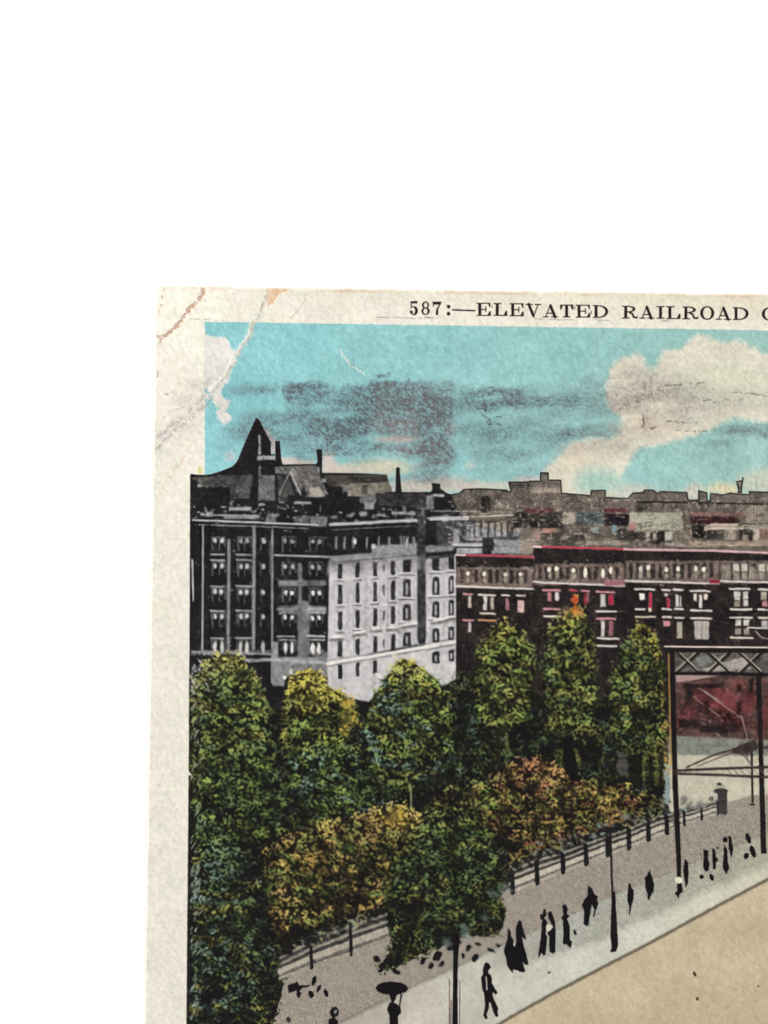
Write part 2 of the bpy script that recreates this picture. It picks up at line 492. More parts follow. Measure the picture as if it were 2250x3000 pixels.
cap(880, [('5', 1110, 216, 1192, 356), ('8', 1225, 220, 1310, 354), ('7', 1340, 222, 1425, 356)])
for yy in (270, 343):
    put(ell(880 + 1500 * 480 / 1659, 820 + yy * 480 / 1659, 5.3, 5.3), c=INK, lab=P_CAP)
put(lin([(1327, 908), (1391, 910)], 4.4, 1.0), c=INK, lab=P_CAP)
cap(1340, [('E', 195, 232, 338, 365), ('L', 368, 235, 505, 365), ('E', 528, 237, 672, 368), ('V', 690, 243, 850, 378),
           ('A', 865, 248, 1020, 379), ('T', 1040, 250, 1172, 380), ('E', 1200, 252, 1345, 382), ('D', 1372, 256, 1527, 385)])
cap(1770, [('R', 183, 262, 340, 392), ('A', 357, 262, 507, 392), ('I', 530, 264, 612, 393), ('L', 630, 266, 774, 396),
           ('R', 792, 269, 952, 399), ('O', 972, 268, 1115, 403), ('A', 1130, 272, 1287, 404), ('D', 1303, 277, 1463, 407),
           ('C', 1597, 280, 1740, 411)])
put(lin(Z(1340, 820, 480, [(352, 262), (354, 282)]), 2), c=INK); put(lin(Z(1340, 820, 480, [(1186, 270), (1180, 292)]), 2), c=INK)
put(lin(Z(1340, 820, 480, [(1358, 318), (1354, 345)]), 2), c=INK)

# ------------------------------------------------------------------ hotel and rooftops silhouette
roof = [(557, 1388), (595, 1391), (618, 1389), (650, 1379), (680, 1366), (694, 1352), (722, 1285), (748, 1228), (753, 1223),
        (760, 1230), (778, 1265), (790, 1288), (795, 1294), (794, 1330), (806, 1330), (806, 1292), (810, 1290), (820, 1292), (826, 1355), (830, 1361),
        (900, 1359), (926, 1359), (930, 1350), (926, 1320), (930, 1315), (945, 1316), (944, 1385), (1010, 1385), (1060, 1386),
        (1133, 1390), (1141, 1420), (1150, 1440), (1158, 1440), (1160, 1372), (1165, 1367), (1171, 1371), (1174, 1410),
        (1178, 1441), (1262, 1441), (1267, 1430), (1263, 1414), (1290, 1417), (1291, 1434), (1310, 1447), (1322, 1450)]
skyline = [(1262, 1520), (1262, 1441), (1291, 1434), (1310, 1447), (1322, 1450), (1345, 1446), (1360, 1434), (1410, 1432), (1485, 1436), (1490, 1442), (1497, 1440), (1491, 1413),
           (1545, 1412), (1547, 1432), (1550, 1410), (1584, 1410), (1584, 1385), (1606, 1385), (1606, 1407), (1643, 1407),
           (1645, 1445), (1730, 1452), (1733, 1437), (1773, 1437), (1773, 1457), (1840, 1461), (1855, 1445), (1885, 1443),
           (1888, 1435), (1915, 1436), (1925, 1446), (1935, 1440), (2013, 1443), (2015, 1465), (2047, 1465), (2047, 1438),
           (2070, 1444), (2072, 1468), (2081, 1468), (2082, 1446), (2120, 1450), (2140, 1444), (2162, 1448), (2165, 1435),
           (2158, 1412), (2175, 1408), (2177, 1400), (2174, 1420), (2171, 1448), (2195, 1450), (2196, 1440), (2260, 1443),
           (2400, 1446), (2402, 1420), (2440, 1420), (2442, 1448), (2700, 1452), (2702, 1430), (2780, 1431), (2782, 1454),
           (3100, 1458), (3102, 1436), (3150, 1436), (3152, 1460), (3600, 1466), (PR, 1470), (PR, 1760), (1262, 1760)]
lin_c = col(230, 212, 194)
S, m = pol(skyline, 1.2, 1.0)
put((S, m), c=lin_c, k=0.76, lab=P_SKYL)
# dark cap line following the skyline
put(lin(skyline[2:-2], 4.5), k=0.92)
# body of the print under everything
put(pol([(557, 1700), (PR, 1700), (PR - 4, PB), (545, PB)], 1.2, 0.8), c=lin_c, k=0.93, lab=P_PARK)
hot = roof + [(1345, 1500), (1400, 1540), (1525, 1560), (1525, 1620), (1338, 1640), (1337, 2100), (553, 2100), (555, 1900), (556, 1600)]
put(pol(hot, 1.2, 0.7), c=col(226, 224, 228), k=0.93, lab=P_HOTEL)


def tone(x0, y0, x1, y1, k, c=None, n=0.0, soft=2.5, lab=None, a=1.0):
    S, m = pol([(x0, y0), (x1, y0), (x1, y1), (x0, y1)], soft, 2.0)
    kk = k + n * (mid[S] - 0.5) * 2
    put((S, m), c=c, k=kk, lab=lab, a=a)


def tz(ox, oy, size, lst, lab=None):
    f = size / 1659.0
    for t in lst:
        x0, y0, x1, y1, k = t[:5]
        c = t[5] if len(t) > 5 else None
        tone(ox + x0 * f, oy + y0 * f, ox + x1 * f, oy + y1 * f, k, c, 0.08, lab=lab)


WHT = col(240, 236, 228)
CRM = col(232, 222, 200)
# roofscape of the hotel
tz(520, 1200, 400, [(480, 790, 910, 930, .84), (640, 930, 880, 1080, .82), (985, 310, 1010, 540, .5), (975, 560, 1190, 610, .45),
                    (985, 680, 1015, 1100, .7), (1000, 800, 1180, 1110, .72), (1190, 690, 1340, 770, .5), (1350, 700, 1659, 800, .6),
                    (1220, 780, 1340, 1120, .84), (1560, 800, 1659, 960, .62), (1440, 880, 1520, 1000, .72), (1560, 950, 1659, 1050, .42, CRM),
                    (250, 905, 430, 935, .5), (350, 1240, 430, 1300, .5), (280, 1260, 330, 1290, .5), (630, 1190, 890, 1225, .42),
                    (640, 1100, 680, 1180, .7), (990, 1140, 1060, 1165, .4), (1240, 1120, 1290, 1135, .5), (1420, 1120, 1620, 1145, .45),
                    (560, 1275, 1000, 1330, .72), (1090, 1270, 1240, 1300, .6), (1070, 1300, 1200, 1380, .74), (1420, 1290, 1659, 1400, .8)])
tz(900, 1200, 400, [(0, 700, 150, 1000, .6), (0, 940, 100, 1040, .42, CRM), (60, 1020, 210, 1060, .45), (170, 840, 330, 880, .55),
                    (330, 900, 440, 930, .7), (430, 800, 970, 1000, .74), (500, 910, 780, 1050, .5, CRM), (780, 930, 1030, 1000, .58, CRM),
                    (640, 1030, 840, 1140, .74), (700, 1130, 810, 1210, .5), (640, 1240, 720, 1290, .55), (850, 1265, 940, 1290, .5),
                    (1030, 1240, 1310, 1275, .5), (1160, 1170, 1200, 1230, .6), (1350, 1040, 1540, 1210, .66), (1540, 1030, 1659, 1060, .4),
                    (1500, 1310, 1659, 1340, .25), (50, 1300, 240, 1420, .72), (290, 1290, 360, 1330, .65), (480, 1270, 560, 1300, .6)])
for p_, k_, c_ in [([(806, 1366), (924, 1362), (936, 1392), (962, 1448), (880, 1452), (862, 1420), (846, 1388), (808, 1384)], .74, WHT),
                   ([(842, 1392), (866, 1450), (816, 1452)], .84, WHT), ([(876, 1452), (888, 1420), (902, 1452)], .9, WHT), ([(904, 1430), (934, 1425), (950, 1450), (910, 1452)], .42, CRM),
                   ([(950, 1392), (1130, 1394), (1140, 1420), (1148, 1440), (1104, 1442), (1080, 1452), (1030, 1446), (1020, 1420), (960, 1424)], .84, CRM),
                   ([(1022, 1418), (1135, 1412), (1146, 1440), (1080, 1452), (1030, 1450)], .66, CRM), ([(1062, 1422), (1076, 1420), (1078, 1450), (1060, 1446)], .85, CRM),
                   ([(562, 1400), (690, 1392), (740, 1394), (738, 1424), (600, 1430)], .84, WHT), ([(1104, 1444), (1250, 1446), (1250, 1490), (1110, 1480)], .88, WHT)]:
    put(pol(p_, 1.8, 1.5), k=k_, c=c_)
put(lin([(846, 1390), (818, 1448)], 2, 1.3), k=.5); put(lin([(852, 1384), (880, 1448)], 3, 1.3), k=.35); put(lin([(806, 1365), (926, 1361)], 4, 1.3), k=.93)
put(lin([(970, 1537), (1100, 1530), (1215, 1525), (1240, 1524)], 8, 2.5, 2), k=.25)
put(lin([(970, 1546), (1240, 1532)], 5, 2.0), k=.95)
put(lin([(575, 1523), (640, 1526), (700, 1528), (800, 1533), (930, 1538)], 3.2, 1.5, 2), k=.40)
put(lin([(600, 1509), (760, 1512)], 2.4, 1.5, 2), k=.55)
put(lin([(1262, 1521), (1372, 1515)], 7, 2), k=.25)
put(lin([(1382, 1514), (1518, 1508)], 5, 1.8), k=.3)
put(lin([(600, 1536), (740, 1542), (860, 1546)], 3, 2, 4), k=.75)
# left facade: pilasters, bands
for x0, y0, x1, y1, w_, k_ in [(595, 1540, 593, 1905, 4, .55), (671, 1585, 668, 1905, 9, .62), (745, 1548, 742, 1905, 9.5, .60),
                               (798, 1552, 797, 2000, 5.5, .55), (793, 1590, 793, 1680, 8, .78), (878, 1655, 884, 1930, 12, .72),
                               (562, 1640, 566, 1760, 2, .3), (905, 1900, 960, 1925, 26, .68)]:
    put(lin([(x0, y0), (x1, y1)], w_, 1.8, 1.5), k=k_)
for (x0, x1, y) in [(806, 960, 1627), (565, 610, 1912)]:
    put(lin([(x0, y), (x1, y + (x1 - x0) * 0.03)], 5, 2), k=.6)
tone(560, 1905, 800, 1919, .72); tone(705, 1930, 800, 1938, .5); tone(800, 1925, 965, 1948, .55)
tone(800, 1940, 832, 2010, .62); tone(832, 1946, 965, 1980, .66)
put(lin([(800, 1934), (960, 1944)], 5, 2), k=.45)
tone(800, 1880, 815, 1925, .55); tone(872, 1760, 905, 1925, .70)
tone(815, 1700, 905, 1718, .68); tone(815, 1775, 905, 1800, .70); tone(898, 1700, 955, 1716, .74)
tone(900, 1776, 955, 1798, .62)
rows = [1583, 1657, 1734, 1806, 1886]
for ri, y in enumerate(rows):
    for cx, dim in [(630, 0), (650, 0), (706, 0), (724, 0), (771, .1), (836, .1 if ri < 2 else -.1), (856, .1 if ri < 2 else -.1),
                    (916, .2 if ri < 2 else -.15), (935, .2 if ri < 2 else -.15)]:
        if ri == 0 and cx in (706, 724, 836, 856): dim = .25
        h = 15 if ri < 4 else 34
        put(ell(cx + rng.normal() * .8, y + (h - 15) / 2 + rng.normal() + (cx - 630) * 0.012, 5.2, h / 2, 0, 1.6, 2.5), k=np.clip(.28 + dim, 0, 1), c=WHT)
        if ri < 4:
            put(lin([(cx - 7, y - 8), (cx - 7, y + 30)], 1.6, 1.4, 2), k=.66)
    for x0, x1, yy in [(618, 656, y + 41 if ri == 0 else y - 16), (692, 735, y + 42 if ri == 0 else y - 17)]:
        put(lin([(x0, yy), (x1, yy + 1)], 4, 1.8, 2), k=.4)
    if ri >= 3:
        put(lin([(812, y - 21), (862, y - 21)], 4, 1.8, 2), k=.45); put(lin([(902, y - 23), (950, y - 21)], 5, 1.8, 2), k=.35)
        put(lin([(818, y - 11), (862, y - 11)], 4, 1.8, 2), k=.5); put(lin([(908, y - 12), (950, y - 11)], 4, 1.8, 2), k=.4)
put(ell(834, 1985, 5, 6), k=.05, c=WHT); put(ell(852, 1968, 6, 9), k=.35, c=WHT)
def beads(x0, y0, x1, y1, step, k, r_=2.2):
    n_ = int(math.hypot(x1 - x0, y1 - y0) / step)
    for i_ in range(n_ + 1):
        t_ = i_ / n_
        put(ell(x0 + (x1 - x0) * t_, y0 + (y1 - y0) * t_, r_, r_, 0, 1.1, .8), k=k, c=WHT)


beads(566, 1524, 930, 1538, 7, .15); beads(590, 1508, 760, 1512, 8, .4); beads(575, 1537, 900, 1548, 9, .55); beads(660, 1516, 745, 1518, 7, .5)
beads(595, 1545, 593, 1905, 6.5, .3, 2); beads(806, 1626, 958, 1631, 6.5, .35); beads(565, 1911, 800, 1916, 7, .4); beads(770, 1930, 955, 1942, 7, .35)
beads(1265, 1497, 1515, 1500, 9, .35); beads(975, 1552, 1215, 1540, 10, .6, 1.8)
for ri in range(5):
    for cx in (640, 715, 846, 926):
        y = rows[ri]
        put(lin([(cx - 20, y + 20), (cx - 20, y - 10), (cx + 20, y - 10), (cx + 20, y + 20)], 1.8, 1.2, 2), k=.70)
# white side facade
LIL = col(232, 228, 232)
put(pol([(965, 1655), (1225, 1628), (1224, 1885), (960, 1945)], 2.5, 2), k=.30, c=col(238, 234, 234))
put(pol([(965, 1630), (1225, 1608), (1225, 1625), (965, 1648)], 2.5, 2), k=.58)
put(pol([(965, 1650), (1225, 1632), (1225, 1640), (965, 1662)], 3, 2), k=.66)
put(pol([(960, 1950), (1335, 1885), (1336, 1990), (1290, 2010), (1180, 1990), (1100, 2060), (960, 2030)], 2.5, 2), k=.30, c=col(238, 234, 234))
put(pol([(1247, 1640), (1334, 1632), (1336, 1885), (1247, 1900)], 2.5, 2), k=.30, c=col(238, 234, 234))
put(pol([(1090, 1600), (1220, 1590), (1220, 1612), (1090, 1622)], 3, 3), k=.55)
put(pol([(1246, 1600), (1330, 1592), (1330, 1612), (1246, 1618)], 3, 3), k=.6)
for x in (985, 1010, 1035, 1075, 1110, 1140, 1175, 1185, 1195, 1212):
    put(lin([(x, 1575), (x, 1605)], 5, 2.5, 3), k=.62)
put(ell(1040, 1586, 4.5, 8, 0, 1.5), k=.1, c=WHT); put(ell(1095, 1600, 7, 7, 0, 2), k=.3)
put(lin([(1192, 1580), (1192, 1605)], 3, 1.2), k=.2)
put(lin([(960, 1945), (1335, 1880)], 9, 2, 1.5), k=.12, c=WHT)
put(lin([(960, 1953), (1335, 1889)], 3, 2, 1.5), k=.7)
put(lin([(960, 1936), (1335, 1870)], 2.5, 1.5, 1.5), k=.6)
put(pol([(1222, 1500), (1247, 1500), (1248, 1870), (1222, 1878)], 2.5, 2), k=.86)
put(pol([(965, 1655), (1225, 1635), (1225, 1664), (965, 1682)], 12, 5), k=.5)
put(pol([(1247, 1640), (1334, 1632), (1334, 1668), (1247, 1676)], 12, 5), k=.52)
for x_ in (1020, 1073, 1136, 1170, 1214, 1300): put(lin([(x_, 1670), (x_, 1920 - (x_ - 960) * .17)], 3.5, 2.5, 2), k=.42)
for cx, wd in [(996.5, 14), (1047.5, 12), (1099, 12), (1124.5, 4.5), (1151.5, 13), (1192, 24), (1277, 22), (1322, 16)]:
    sh = (cx - 996.5)
    for ri, (ya, yb, sl_) in enumerate([(1651, 1696, -.06), (1711, 1771, -.075), (1792, 1847, -.11), (1877, 1925, -.13), (1948, 1990, -.14)]):
        if ri == 4 and 1120 < cx < 1240: continue
        if ri == 4: ya += 0
        if wd < 6: ya += 12; yb -= 14
        a_ = ya + sh * sl_; b_ = yb + sh * sl_
        if wd > 15: b_ -= 6
        put(pol([(cx - wd / 2, a_ + 4), (cx - wd / 6, a_), (cx + wd / 2, a_ + 1), (cx + wd / 2, b_), (cx - wd / 2, b_ - 1)], 1.6, 2.6), k=.9)
        if wd > 15 and ri > 0: put(lin([(cx, a_ + 14), (cx, b_ - 10)], 5, 1.5, 1.5), k=.4)
        if wd > 6 and ri < 3:
            put(lin([(cx - wd * .9, b_ + 7), (cx + wd * .8, b_ + 6)], 6, 2, 2.5), k=.68)
            put(lin([(cx - wd * .9, b_ + 2), (cx + wd * .8, b_ + 1)], 2.5, 1.5, 2), k=.08)
        if wd > 6 and 0 < ri < 4:
            put(lin([(cx - wd * .8, a_ - 2), (cx - wd * .4, a_ + 6)], 3, 2, 2), k=.55)
for x0, y0, x1, y1 in [(1092, 1842, 1112, 1840), (1140, 1838, 1162, 1836), (1040, 1853, 1068, 1850), (975, 1866, 1003, 1864), (1183, 1830, 1222, 1824), (1270, 1818, 1308, 1812), (1310, 1808, 1332, 1806)]:
    put(lin([(x0, y0), (x1, y1)], 5, 1.5), k=.05, c=WHT); put(lin([(x0 - 6, y0 + 9), (x1 + 2, y1 + 9)], 8, 3), k=.72)
put(lin([(1336, 1640), (1337, 1940)], 3, 1.3), k=.15)
put(lin([(1100, 1972), (1135, 2003)], 4, 1.5), k=.1, c=WHT); put(lin([(1152, 1920), (1162, 1930)], 6, 1.5), k=.05, c=WHT)
# rear wing of the hotel with column windows
tz(1280, 1200, 400, [(0, 1300, 380, 1345, .35), (0, 1350, 1000, 1659, .86), (200, 1450, 270, 1640, .6), (360, 1390, 400, 1560, .6),
                     (410, 1400, 440, 1550, .5), (470, 1380, 520, 1550, .58), (550, 1370, 610, 1550, .5), (640, 1380, 690, 1560, .5),
                     (720, 1370, 770, 1540, .5), (800, 1370, 850, 1540, .5), (870, 1380, 900, 1480, .6), (930, 1370, 1020, 1540, .6),
                     (340, 1560, 700, 1590, .55), (180, 1625, 560, 1659, .35), (700, 1580, 1250, 1659, .55), (1000, 1440, 1200, 1580, .72),
                     (1180, 1480, 1280, 1560, .45, col(230, 180, 165)), (1280, 1440, 1440, 1500, .42, col(235, 170, 150)),
                     (1100, 1390, 1190, 1440, .5), (930, 1240, 1540, 1440, .88), (540, 1050, 650, 1250, .9), (1080, 1200, 1420, 1260, .74, col(190, 110, 110)),
                     (1130, 920, 1500, 1010, .72), (1160, 950, 1500, 1010, .55), (1260, 1500, 1659, 1659, .84), (900, 900, 1080, 960, .8)])
tz(1600, 1200, 400, [(200, 1250, 360, 1390, .45), (360, 1250, 700, 1400, .80, col(200, 214, 220)), (540, 1430, 640, 1490, .5, col(190, 210, 200)),
                     (700, 1200, 970, 1250, .72, col(196, 110, 112)), (720, 1270, 1010, 1410, .9, col(120, 90, 110)),
                     (1010, 1240, 1659, 1470, .42, col(222, 220, 196)), (970, 1110, 1659, 1250, .72), (1090, 1120, 1300, 1230, .84),
                     (690, 1270, 720, 1400, .85), (850, 1450, 1110, 1590, .90), (1100, 1490, 1220, 1580, .85), (1215, 1490, 1260, 1590, .35),
                     (1260, 1480, 1450, 1640, .88), (1300, 1500, 1340, 1590, .45), (1450, 1480, 1540, 1590, .25, col(222, 222, 205)),
                     (1440, 1600, 1659, 1659, .5), (0, 1500, 480, 1600, .85), (180, 1540, 260, 1580, .6), (480, 1590, 1000, 1645, .58),
                     (800, 1400, 860, 1500, .5, col(170, 205, 205)), (340, 1500, 480, 1520, .55), (1020, 1370, 1090, 1460, .42, col(225, 150, 150))])
tz(1850, 1200, 400, [(720, 1250, 1380, 1300, .62, col(215, 160, 150)), (720, 1300, 1300, 1390, .86, col(170, 84, 84)), (740, 1400, 890, 1560, .92),
                     (890, 1400, 1659, 1480, .45), (920, 1460, 1140, 1570, .88), (1140, 1470, 1260, 1590, .55), (1310, 1460, 1480, 1600, .9),
                     (1350, 1520, 1420, 1600, .55), (1480, 1450, 1560, 1600, .32), (1560, 1450, 1659, 1600, .6, col(210, 170, 150)),
                     (1400, 1150, 1659, 1450, .52), (960, 1385, 1400, 1405, .15, CRM), (890, 1440, 1500, 1452, .2, CRM),
                     (410, 1590, 1500, 1620, .75), (500, 1470, 720, 1600, .66), (700, 1600, 1659, 1659, .45, col(225, 200, 175)), (560, 1650, 900, 1659, .4)])
put(lin([(1865, 1470), (2000, 1472), (2250, 1478), (PR, 1500)], 6, 1.5), k=.92)
put(lin([(2165, 1535), (2300, 1533), (2900, 1545)], 4, 1.5), k=.9)
for k_ in range(9): put(lin([(2190 + k_ * 9, 1480), (2190 + k_ * 9, 1528)], 2.5, 2), k=.72)
# continue the roofs beyond the frame
r2 = np.random.default_rng(12)
for k_ in range(46):
    x = 2260 + r2.random() * 1700; y = 1500 + r2.random() * 90
    tone(x, y, x + 20 + r2.random() * 90, y + 10 + r2.random() * 35, .3 + r2.random() * .6, CRM)

def specks(n, x0, y0, x1, y1, k, c, w_=(2.2, 3.4), L=5, a=.85):
    for _ in range(n):
        x = x0 + rng.random() * (x1 - x0); y = y0 + rng.random() * (y1 - y0); h_ = rng.random() < .6
        put(lin([(x, y), (x + (L * rng.random() * 1.6 if h_ else 0), y + (0 if h_ else L * rng.random()))], w_[0] + rng.random() * (w_[1] - w_[0]), 1.3, 1.5), k=k, c=c, a=a)


specks(70, 565, 1480, 960, 1535, .5, WHT)
specks(60, 960, 1490, 1330, 1530, .5, WHT)
specks(120, 570, 1545, 955, 1940, .66, WHT, a=.6)
specks(170, 970, 1660, 1330, 1900, .62, LIL, a=.6)
specks(420, 1300, 1460, 2250, 1600, .40, CRM, L=10, a=.7)
specks(420, 1300, 1460, 2250, 1600, .85, CRM, L=12, a=.8)
# ------------------------------------------------------------------ row houses
BRN = col(236, 224, 210)
RED = col(196, 52, 78)
PNK = col(224, 150, 160)
blocks = [(1336, 1563, 1629, 1662, 1717, 1726, P_ROW[0]), (1564, 1830, 1604, 1652, 1705, 1717, P_ROW[1]),
          (1831, 2108, 1612, 1643, 1701, 1710, P_ROW[2]), (2109, 2420, 1616, 1643, 1702, 1712, P_ROW[3])]
xx = 2421
while xx < PR - 40:
    blocks.append((xx, min(xx + 270, PR), 1622, 1650, 1708, 1718, P_ROW[3])); xx += 271
for x0, x1, yt_, yb0, yb1, yb2, lab in blocks:
    put(pol([(x0, yt_ - 2), (x1, yt_ + 3), (x1, 2150), (x0, 2150)], 1.3, .8), c=col(228, 198, 184), k=.91, lab=lab)
    tone(x0 + 2, yb0, x1 - 2, yb2 - 3, .70)
    put(lin([(x0, yb1), (x1, yb2)], 5, 1.6, 2), k=.15, c=WHT, lab=lab)
    n = int((x1 - x0) / 22)
    for i in range(n):
        xw = x0 + 12 + i * (x1 - x0 - 20) / n
        put(pol([(xw, yb0 + 8), (xw + 11, yb0 + 8), (xw + 11, yb1 - 8), (xw, yb1 - 8)], 2, 3), k=.88)
put(lin([(1335, 1625), (1450, 1628), (1564, 1633)], 5, 1.6, 1.5), c=RED, k=.1, lab=P_ROW[0])
put(lin([(1335, 1625), (1362, 1626)], 5, 1.6, 1.5), c=WHT, k=.1)
tone(1440, 1600, 1560, 1622, .55); tone(1338, 1606, 1412, 1621, .45); tone(1412, 1575, 1446, 1612, .9); tone(1330, 1592, 1412, 1600, .3)
put(lin([(1564, 1601), (1700, 1605), (1830, 1609)], 5.5, 1.6, 1.5), c=RED, k=.1, lab=P_ROW[1])
put(lin([(1564, 1601), (1585, 1602)], 5, 1.6, 1.5), c=WHT, k=.1)
put(lin([(1830, 1609), (2110, 1614), (2260, 1620), (PR, 1650)], 6, 1.6, 1.5), c=col(232, 190, 190), k=.15, lab=P_ROW[2])
tone(1770, 1700, 1830, 1716, .5, PNK); tone(2080, 1698, 2108, 1710, .45, RED)
for x, y, h in [(1371, 1681, 13), (1419, 1681, 14), (1480, 1683, 12), (1525, 1683, 12), (1609, 1668, 15), (1630, 1666, 14), (1680, 1671, 14),
                (1715, 1679, 30), (1766, 1679, 30), (1789, 1671, 20), (1876, 1666, 15), (1899, 1663, 16), (1953, 1668, 15),
                (1987, 1666, 14), (2039, 1666, 16), (2062, 1668, 14)]:
    put(ell(x, y, 5.5, h / 2, 0, 1.5, 2), c=col(238, 236, 214), k=.04)
    if h < 20: put(ell(x + 1, y + 18, 6, 9, 0, 2, 3), c=CRM, k=.55)
for x in (2157, 2181, 2232, 2256):
    box(x - 9, 1652, x + 9, 1674, c=col(220, 220, 200), k=.22, soft=2); box(x - 8, 1678, x + 8, 1696, c=CRM, k=.6, soft=2)
box(2195, 1660, 2215, 1695, k=.6, c=CRM, soft=3); box(2115, 1655, 2140, 1695, k=.62, c=CRM, soft=3)
linA = []      # lintels and sills: x0,x1,y,colour
for x0, x1, y, c_ in [(1591, 1641, 1728, PNK), (1671, 1688, 1728, RED), (1703, 1725, 1731, PNK), (1748, 1798, 1734, PNK), (1593, 1640, 1784, PNK),
                      (1594, 1640, 1805, WHT), (1748, 1805, 1791, WHT), (1750, 1803, 1812, PNK), (1750, 1812, 1870, WHT), (1750, 1806, 1892, WHT),
                      (1861, 1916, 1726, WHT), (1940, 1962, 1728, WHT), (1974, 1999, 1727, WHT), (2023, 2080, 1731, WHT),
                      (1862, 1888, 1784, WHT), (1940, 1966, 1784, WHT), (1976, 2002, 1784, WHT), (2024, 2084, 1788, WHT),
                      (1862, 1917, 1807, CRM), (1942, 1966, 1807, WHT), (1978, 2002, 1809, WHT), (2024, 2083, 1811, WHT),
                      (2137, 2197, 1725, WHT), (2140, 2202, 1785, WHT), (2140, 2202, 1809, WHT), (2142, 2205, 1868, CRM), (2222, 2270, 1726, WHT),
                      (2224, 2270, 1810, CRM), (2222, 2270, 1786, WHT), (2300, 2360, 1727, WHT), (2300, 2360, 1787, WHT),
                      (1359, 1382, 1740, PNK), (1403, 1450, 1743, WHT), (1471, 1492, 1743, WHT), (1514, 1537, 1745, WHT), (1408, 1450, 1797, CRM),
                      (1358, 1385, 1817, PNK), (1403, 1452, 1817, col(214, 150, 100))]:
    put(lin([(x0, y), (x1, y + 1)], 5, 1.6, 2), c=c_, k=.12)
for x, y, w_, h, c_, k_ in [(1609, 1748, 11, 26, PNK, .3), (1632, 1747, 11, 24, WHT, .2), (1717, 1755, 12, 30, RED, .5), (1766, 1760, 14, 36, WHT, .35),
                            (1790, 1758, 14, 30, RED, .25), (1766, 1842, 10, 46, WHT, .3), (1790, 1842, 12, 44, PNK, .6),
                            (1881, 1748, 15, 18, WHT, .08), (1906, 1760, 9, 48, RED, .2), (1904, 1786, 7, 12, CRM, .1), (1951, 1743, 10, 8, WHT, .2), (1958, 1767, 8, 28, RED, .3),
                            (1984, 1760, 8, 34, WHT, .25), (1994, 1762, 5, 30, WHT, .4), (2036, 1750, 8, 22, WHT, .2), (2052, 1761, 9, 38, WHT, .2),
                            (2068, 1748, 11, 16, CRM, .1), (1953, 1827, 19, 15, PNK, .12), (1991, 1846, 14, 48, CRM, .45), (2056, 1846, 42, 54, col(222, 214, 205), .38),
                            (2160, 1745, 17, 24, WHT, .3), (2184, 1745, 15, 22, WHT, .3), (2160, 1768, 16, 18, CRM, .6), (2185, 1767, 14, 18, WHT, .3),
                            (2163, 1824, 17, 18, WHT, .25), (2187, 1824, 16, 18, WHT, .25), (2163, 1850, 16, 18, CRM, .6), (2187, 1850, 14, 18, CRM, .6),
                            (2238, 1745, 16, 24, CRM, .5), (2240, 1768, 14, 16, PNK, .3), (2240, 1828, 18, 20, WHT, .4), (2316, 1750, 16, 40, WHT, .35), (2344, 1750, 16, 40, WHT, .35),
                            (1376, 1764, 9, 34, CRM, .3), (1422, 1768, 11, 40, WHT, .3), (1442, 1768, 9, 36, CRM, .4), (1486, 1770, 9, 34, PNK, .4),
                            (1526, 1776, 18, 34, col(236, 196, 190), .2), (1376, 1838, 8, 28, WHT, .4), (1722, 1750, 8, 26, PNK, .6)]:
    put(pol([(x - w_ / 2, y - h / 2), (x + w_ / 2, y - h / 2), (x + w_ / 2, y + h / 2), (x - w_ / 2, y + h / 2)], 1.8, 2.5), c=c_, k=k_ * .9)
box(2055, 1822, 2058, 1872, k=.7)

specks(260, 1340, 1640, 2250, 1715, .55, CRM, a=.6)
specks(200, 1340, 1730, 2250, 1900, .72, PNK, a=.6)
# ------------------------------------------------------------------ ground: square, path, pavement, street
GRY = col(206, 200, 190)
put(pol([(1965, 1978), (PR, 1978), (PR, 2200), (1965, 2200)], 1.5, 1), c=col(206, 160, 146), k=.80, lab=P_YARD)
for cx, cy, rx, ry, k_ in [(2110, 2050, 60, 34, .42), (2150, 2075, 46, 26, .40), (2165, 2010, 16, 14, .35), (2060, 2040, 34, 30, .6),
                           (1995, 2110, 12, 18, .5), (2020, 2085, 26, 16, .6), (2200, 2050, 22, 30, .5), (2245, 2090, 14, 60, .5), (2130, 2100, 60, 20, .7)]:
    put(ell(cx, cy, rx, ry, .3, 12, 8), c=col(190, 96, 98), k=k_ + .20)
specks(260, 1985, 1985, 2245, 2150, .55, col(206, 120, 120), L=10, a=.6)
specks(200, 1985, 1985, 2245, 2150, .92, PNK, L=10, a=.6)
for p_ in [[(2015, 1995), (2120, 2060)], [(2040, 2010), (2180, 2110)], [(2030, 2040), (2110, 2100)], [(2085, 2105), (2035, 2195)], [(2060, 2120), (2120, 2165)], [(2160, 2050), (2190, 2165)], [(2070, 2030), (2110, 2060)]]:
    put(lin(p_, 2, 1.5), c=CRM, k=.45)
put(pol([(1979, 1976), (2110, 1977), (2050, 1990), (1982, 1999)], 1.5, 1.5), c=col(226, 200, 192), k=.42, lab=P_YARD)
put(pol([(1982, 1988), (2040, 1980), (2030, 1996), (1984, 1999)], 3, 3), c=PNK, a=.4)
for x_, y_, w_, h_ in [(2165, 2075, 18, 44), (2165, 2018, 14, 24), (2070, 2065, 16, 22), (2020, 2030, 22, 60), (2020, 2120, 60, 26), (2110, 2135, 120, 26), (2060, 2010, 120, 14), (2200, 2010, 12, 40)]:
    tone(x_ - w_ / 2, y_ - h_ / 2, x_ + w_ / 2, y_ + h_ / 2, .90, soft=5)
put(pol([(1960, 2155), (2400, 2175), (2400, 2225), (1960, 2220)], 3, 2), c=col(196, 200, 186), k=.55, lab=P_YARD)
put(pol([(1960, 2180), (2250, 2190), (PR, 2210), (PR, 2240), (1960, 2222)], 2.5, 2), c=col(186, 192, 176), k=.50, lab=P_YARD)
put(lin([(1980, 2183), (2130, 2186)], 3, 2), k=.65)
